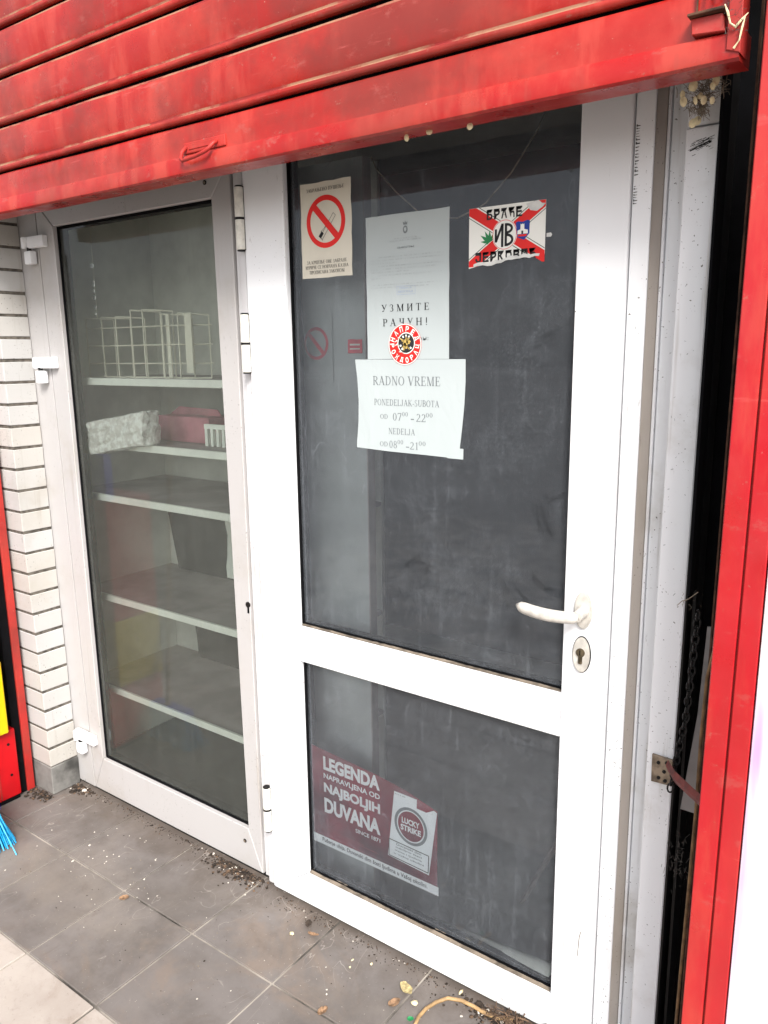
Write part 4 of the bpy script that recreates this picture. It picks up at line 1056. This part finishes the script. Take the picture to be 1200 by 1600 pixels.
# tobacco poster inside the lower pane
ad = thing('tobacco_poster', 'dark red tobacco advertising poster with white capitals behind the lower glass', 'poster', (-1.17, GI, .20))
ay = GI + .0014
ax0, ax1, az0, az1 = -1.394, -.965, .2105, .500
paper('sheet', 0, 0, 0, 0, ay, M['ad_red'], ad, outline=[(ax0, az0), (ax1, az0), (ax1, .452), (-1.06, .478), (-1.16, .492), (ax0, .512)])
yy = ay - .0004
printed('white_strip', [[(ax0, az0 - .001), (ax1 + .004, az0 + .001), (ax1 + .004, az0 + .0265), (ax0, az0 + .0255)]], yy, M['ad_white'], ad)
printed('warning_line', fit(sans('Pušenje ubija. Duvanski dim šteti ljudima u Vašoj okolini.', .016), ax0 + .040, ax1 - .030, az0 + .005, az0 + .0215), yy - .0003, M['ink'], ad)
tt = fit(sans('LEGENDA', .045), -1.343, -1.146, .447, .489)
tt += fit(sans('NAPRAVLJENA OD', .03), -1.343, -1.146, .4165, .4375)
tt += fit(sans('NAJBOLJIH', .045), -1.343, -1.146, .3705, .4085)
tt += fit(sans('DUVANA', .045), -1.343, -1.146, .315, .3615)
tt += fit(sans('SINCE 1871', .02), -1.232, -1.147, .2925, .3045)
printed('lettering', tt, yy, M['ad_white'], ad)
fl = []
for k in range(2): wordline(-1.372 + .02 * k, -1.20 + .05 * k, .2625 - .006 * k, .0016, 70 + k, fl)
printed('fine_print', fl, yy, M['red_faded'], ad)
from_px = None
pk = [(-1.1215, .268), (-.990, .2605), (-.9655, .4485), (-.9750, .4520), (-.9985, .4380), (-1.028, .4395), (-1.0265, .4650), (-1.0985, .4655)]
printed('cigarette_pack', [pk], yy - .0005, M['ad_white'], ad)
pcx, pcz = -1.0465, .380
printed('pack_ring', ring_polys(pcx, pcz, .052, .0535, .044, .0455, 0, 360, 40), yy - .0008, M['ink_grey'], ad)
printed('pack_disc', [disc(pcx, pcz, .0405, .042)], yy - .0008, M['ad_red'], ad)
printed('pack_lettering', fit(sans('LUCKY', .04), pcx - .028, pcx + .028, pcz + .003, pcz + .020) + fit(sans('STRIKE', .04), pcx - .032, pcx + .032, pcz - .018, pcz - .001), yy - .0011, M['ad_white'], ad)
wz0, wz1 = .2665, .3195
box_ = [bar(-1.1165, wz1, -.9905, wz1 - .003, .0026), bar(-1.1175, wz0 + .004, -.9925, wz0, .0026), bar(-1.1165, wz1, -1.1175, wz0 + .004, .0026), bar(-.9905, wz1 - .003, -.9925, wz0, .0026)]
printed('pack_frame', box_, yy - .0009, M['ink'], ad)
fl = fit(sans('Duvanski dim', .015), -1.093, -1.014, .3085, .3155) + fit(sans('ozbiljno šteti', .015), -1.096, -1.012, .2985, .3055) + fit(sans('Vama i ljudima', .015), -1.099, -1.012, .2885, .2955) + fit(sans('u Vašoj okolini', .015), -1.101, -1.006, .2785, .2855)
printed('pack_warning', fl, yy - .0009, M['ink_grey'], ad)
fl = []; wordline(-1.096, -1.060, .458, .0022, 77, fl); printed('pack_top_line', fl, yy - .0009, M['ink_grey'], ad)

# ------------------------------------------------------------------ cobweb and seeds at the shutter corner
def seed_bm(c, r, rng):
    bm = bmesh.new(); n = 9
    nrm = Vector((rng.uniform(-.6, .6), -1, rng.uniform(-.5, .5))).normalized(); u = nrm.cross(Vector((0, 0, 1))).normalized(); v = nrm.cross(u)
    ctr = bm.verts.new(Vector(c) - nrm * r * -.25); ring = []
    asp = rng.uniform(.6, .95)
    for k in range(n):
        a_ = 2 * math.pi * k / n
        ring.append(bm.verts.new(Vector(c) + u * math.cos(a_) * r * asp + v * math.sin(a_) * r * rng.uniform(.9, 1.1)))
    back = bm.verts.new(Vector(c) - nrm * r * .3)
    for k in range(n):
        bm.faces.new((ctr, ring[k], ring[(k + 1) % n])); bm.faces.new((back, ring[(k + 1) % n], ring[k]))
    bmesh.ops.recalc_face_normals(bm, faces=bm.faces)
    return bm
cw = thing('cobweb', 'dusty cobweb full of pale dry seeds hanging below the shutter corner', 'cobweb', (-.37, 1.39, 2.0))
rs = random.Random(15)
for c, r in (((-.397, 1.375, 1.999), .0085), ((-.362, 1.372, 2.000), .008), ((-.412, 1.380, 1.980), .0075), ((-.392, 1.374, 1.977), .0065), ((-.386, 1.376, 1.983), .006), ((-.378, 1.37, 1.974), .0065), ((-.366, 1.372, 1.972), .006),
             ((-.404, 1.41, 1.953), .0075), ((-.397, 1.41, 1.956), .0075), ((-.414, 1.38, 1.991), .006), ((-.366, 1.370, 1.992), .006)):
    finish('seed', seed_bm(c, r, rs), M['seed'], cw)
bm = bmesh.new()
for i in range(330):
    a_ = Vector((rs.gauss(-.383, .013), rs.gauss(1.394, .006), rs.uniform(1.962, 2.012)))
    if a_.z < 1.985: a_.x = rs.gauss(-.390, .006)
    b_ = a_ + Vector((rs.gauss(0, .007), rs.gauss(0, .005), rs.gauss(0, .008)))
    mid = (a_ + b_) / 2 + Vector((rs.gauss(0, .003), rs.gauss(0, .003), rs.gauss(0, .003)))
    bm = tube([a_, mid, b_], rs.choice([.0003, .0004, .0007]), 3, bm)
o = finish('web', bm, M['web'], cw); o['kind'] = 'stuff'
# pale plastic-foam bead along the shutter end
def strand(path, r): return tube(path, r, 6)
cw2 = thing('cobweb', 'pale ragged web strands clinging to the right end of the shutter', 'cobweb', (-.31, 1.26, 2.03))
finish('thick_strand', tube([(-.327, 1.258, 2.062), (-.322, 1.256, 2.050), (-.318, 1.257, 2.036), (-.311, 1.258, 2.030), (-.303, 1.258, 2.038), (-.296, 1.26, 2.045)], [.0008, .0018, .0012, .0022, .0016, .0006], 6), M['seed'], cw2)
finish('thick_strand', tube([(-.299, 1.258, 2.042), (-.302, 1.257, 2.028), (-.305, 1.258, 2.012), (-.312, 1.260, 2.004)], [.0006, .0016, .0010, .0018], 6), M['seed'], cw2)
bm = bmesh.new()
for i in range(26):
    s = rs.random(); p = Vector((-.325 + .028 * s + rs.gauss(0, .003), 1.257, 2.062 - .05 * rs.random()))
    bm = tube([p, p + Vector((rs.gauss(0, .003), rs.gauss(0, .003), rs.gauss(0, .004))), p + Vector((rs.gauss(0, .005), rs.gauss(0, .003), rs.gauss(0, .007)))], .0003, 3, bm)
o = finish('web', bm, M['fluff'], cw2); o['kind'] = 'stuff'
# seeds caught under the bar over the glass
for x, z, lab in ((-.755, 1.979, 'pale seed hanging under the shutter bar above the square sticker'), (-.890, 1.981, 'tan seed hanging under the shutter bar over the tall letter'), (-.84, 1.984, 'grey tuft of web and seed under the middle of the shutter bar')):
    tag(finish('seed', seed_bm((x, 1.30, z + .004), .0065, rs), M['seed'], loc=(x, 1.3, z)), lab, 'seed')
# spider threads at the gap
bm = bmesh.new()
bm = tube([(-.395, 1.47, 1.122), (-.382, 1.45, 1.138), (-.366, 1.43, 1.150), (-.345, 1.41, 1.172)], .0009, 4, bm)
for i in range(14):
    p = Vector((-.392 + .05 * rs.random(), 1.46, 1.124 + .03 * rs.random())); bm = tube([p, p + Vector((rs.gauss(0, .003), -.003, rs.gauss(0, .003)))], .0004, 3, bm)
tag(finish('cobweb', bm, M['web'], loc=(-.38, 1.46, 1.13)), 'thin web thread stretched across the dark gap at handle height', 'cobweb')
bm = bmesh.new()
for i in range(90):
    p = Vector((rs.gauss(-.352, .010), rs.gauss(1.43, .010), rs.gauss(.63, .028)))
    bm = tube([p, p + Vector((rs.gauss(0, .004), rs.gauss(0, .004), rs.gauss(0, .006)))], .0004, 3, bm)
tag(finish('cobweb', bm, M['fluff'], loc=(-.35, 1.43, .6)), 'grey clump of web and fluff low in the gap beside the post', 'cobweb')

# ------------------------------------------------------------------ litter on the floor
def lump(bm, c, r, rng):
    new = bmesh.new(); bmesh.ops.create_icosphere(new, subdivisions=1, radius=r)
    sc_ = Vector((rng.uniform(.6, 1.4), rng.uniform(.6, 1.4), rng.uniform(.35, .8)))
    for v in new.verts: v.co = Vector((v.co.x * sc_.x, v.co.y * sc_.y, v.co.z * sc_.z)) * rng.uniform(.7, 1.3) + Vector(c)
    me = bpy.data.meshes.new('tmp'); new.to_mesh(me); new.free(); bm.from_mesh(me); bpy.data.meshes.remove(me)
rs = random.Random(77)
def dirt(name, n, fx, mats, rr):
    bm = bmesh.new()
    for i in range(n):
        x, y = fx(); r_ = rs.uniform(*rr) * (1 if rs.random() < .9 else 1.8)
        nb = len(bm.faces); lump(bm, (x, y, r_ * .35), r_, rs); bm.faces.ensure_lookup_table()
        mi = rs.choices(range(len(mats)), weights=[8, 3, .5][:len(mats)])[0]
        for f in bm.faces[nb:]: f.material_index = mi
    o = finish(name, bm, mats); o['kind'] = 'stuff'
dm = [M['dirt'], M['leaf_dk'], M['grit']]
dirt('dirt', 650, lambda: (rs.gauss(-1.69, .05), 1.514 - abs(rs.gauss(0, .024))), dm, (.0008, .0046))
dirt('dirt', 260, lambda: (rs.gauss(-2.515, .030), 1.508 - abs(rs.gauss(0, .020))), dm, (.0012, .0050))
dirt('dirt', 160, lambda: (rs.uniform(-2.69, -2.55), 1.404 - abs(rs.gauss(0, .025))), dm, (.0012, .0055))
dirt('dirt', 380, lambda: (rs.uniform(-2.42, -1.55), 1.515 - abs(rs.gauss(0, .018))), dm, (.0008, .0025))
dirt('dirt', 420, lambda: (rs.uniform(-1.5, -.5), 1.497 - abs(rs.gauss(0, .022))), dm, (.0006, .0022))
dirt('dirt', 260, lambda: (rs.gauss(-.74, .05), 1.485 - abs(rs.gauss(0, .030))), dm, (.0015, .0060))
dirt('grit', 70, lambda: (rs.uniform(-2.5, -.9), rs.uniform(1.0, 1.48)), [M['grit'], M['web']], (.0008, .0024))
dirt('grit', 90, lambda: (rs.uniform(-2.5, -.8), rs.uniform(1.0, 1.48)), [M['dirt']], (.0006, .0018))
dirt('grit', 40, lambda: (rs.gauss(-2.0, .12), rs.gauss(1.30, .06)), [M['grit'], M['web']], (.0008, .0028))

def leaf_bm(c, L, W, ang, rng, fold=.35, lift=.4):
    bm = bmesh.new(); n = 9; rows = []
    for i in range(n + 1):
        s = i / n; w = W * math.sin(math.pi * min(1, s * .92 + .06)) ** .7 * rng.uniform(.85, 1.1)
        zc_ = L * lift * (s - .35) ** 2 + .002
        row = []
        for k in (-1, -.45, 0, .45, 1):
            row.append(bm.verts.new(((s - .5) * L, k * w, zc_ + abs(k) * w * fold + rng.gauss(0, .0008))))
        rows.append(row)
    for a, b in zip(rows, rows[1:]):
        for k in range(4): bm.faces.new((a[k], a[k + 1], b[k + 1], b[k]))
    r = bmesh.ops.extrude_face_region(bm, geom=list(bm.faces))
    bmesh.ops.translate(bm, verts=[v for v in r['geom'] if isinstance(v, bmesh.types.BMVert)], vec=(0, 0, .0007))
    bmesh.ops.rotate(bm, verts=bm.verts, matrix=Matrix.Rotation(ang, 3, 'Z')); bmesh.ops.translate(bm, verts=bm.verts, vec=c)
    bmesh.ops.recalc_face_normals(bm, faces=bm.faces)
    return bm
for c, L, W, a_, m_, lab in (((-.985, 1.415, .001), .050, .014, -.5, 'leaf_dry', 'curled pale yellow dead leaf lying in front of the main door'),
                           ((-1.306, 1.424, .001), .034, .006, .2, 'leaf_brown', 'small orange brown leaf scrap near the tile joint'),
                           ((-.985, 1.362, .001), .032, .012, 1.1, 'leaf_brown', 'crumpled brown leaf beside the pale curled leaf'),
                           ((-1.868, 1.210, .001), .030, .011, .6, 'leaf_brown', 'crumpled grey brown leaf alone on the dark tiles'),
                           ((-1.115, 1.240, .001), .028, .010, 1.3, 'leaf_brown', 'little brown leaf at the bottom edge of the tiles'),
                           ((-1.345, 1.448, .001), .024, .010, 2.1, 'dirt', 'dark shrivelled leaf near the foot of the main door')):
    tag(finish('dead_leaf', leaf_bm(c, L, W, a_, rs), M[m_], loc=c), lab, 'leaf', 'dead leaves on the tiles')
for x, y, r_, lab in ((-1.360, 1.393, .006, 'pale seed pod on the tile left of the orange leaf scrap'), (-1.16, 1.415, .005, 'pale seed pod left of the curled leaf'), (-1.11, 1.433, .005, 'pale seed pod close to the door foot, between joint and curled leaf'),
                      (-1.150, 1.392, .004, 'smallest pale seed pod left of the curled leaf'), (-.945, 1.392, .009, 'largest pale seed pod next to the tan cable loop'), (-.868, 1.487, .008, 'white seed pod under the door edge behind the cable loop')):
    bm = bmesh.new(); lump(bm, (x, y, r_ * .5), r_, rs); tag(finish('seed_pod', bm, M['seed'], loc=(x, y, 0), smooth='all'), lab, 'seed pod', 'seed pods on the tiles')
vp = [(-.905, 1.33, .004), (-.912, 1.36, .005), (-.910, 1.39, .007), (-.898, 1.42, .010), (-.880, 1.445, .012), (-.850, 1.458, .012), (-.816, 1.462, .010), (-.785, 1.462, .008), (-.755, 1.468, .006), (-.72, 1.485, .006)]
tag(finish('cable', tube(vp, .0046, 8), M['vine'], loc=vp[0], smooth='all'), 'tan cable loop curling over the tiles at the door foot', 'cable')
bm = bmesh.new()
for i in range(90):
    p = Vector((rs.gauss(-.728, .022), rs.gauss(1.475, .014), .002)); h = rs.uniform(.006, .034)
    bm = tube([p, p + Vector((rs.gauss(0, .008), rs.gauss(-.002, .006), h * .6)), p + Vector((rs.gauss(0, .016), rs.gauss(-.004, .010), h))], rs.choice([.0008, .0014, .002]), 4, bm)
tag(finish('dry_weed', bm, M['leaf_dk'], loc=(-.728, 1.475, 0)), 'tuft of dry brown weed at the foot of the main door', 'weed')
tag(finish('bottle_shard', leaf_bm((-.925, 1.345, .001), .016, .007, .4, rs), M['green_ink'], loc=(-.925, 1.345, 0)), 'tiny green scrap inside the tan cable loop', 'scrap')
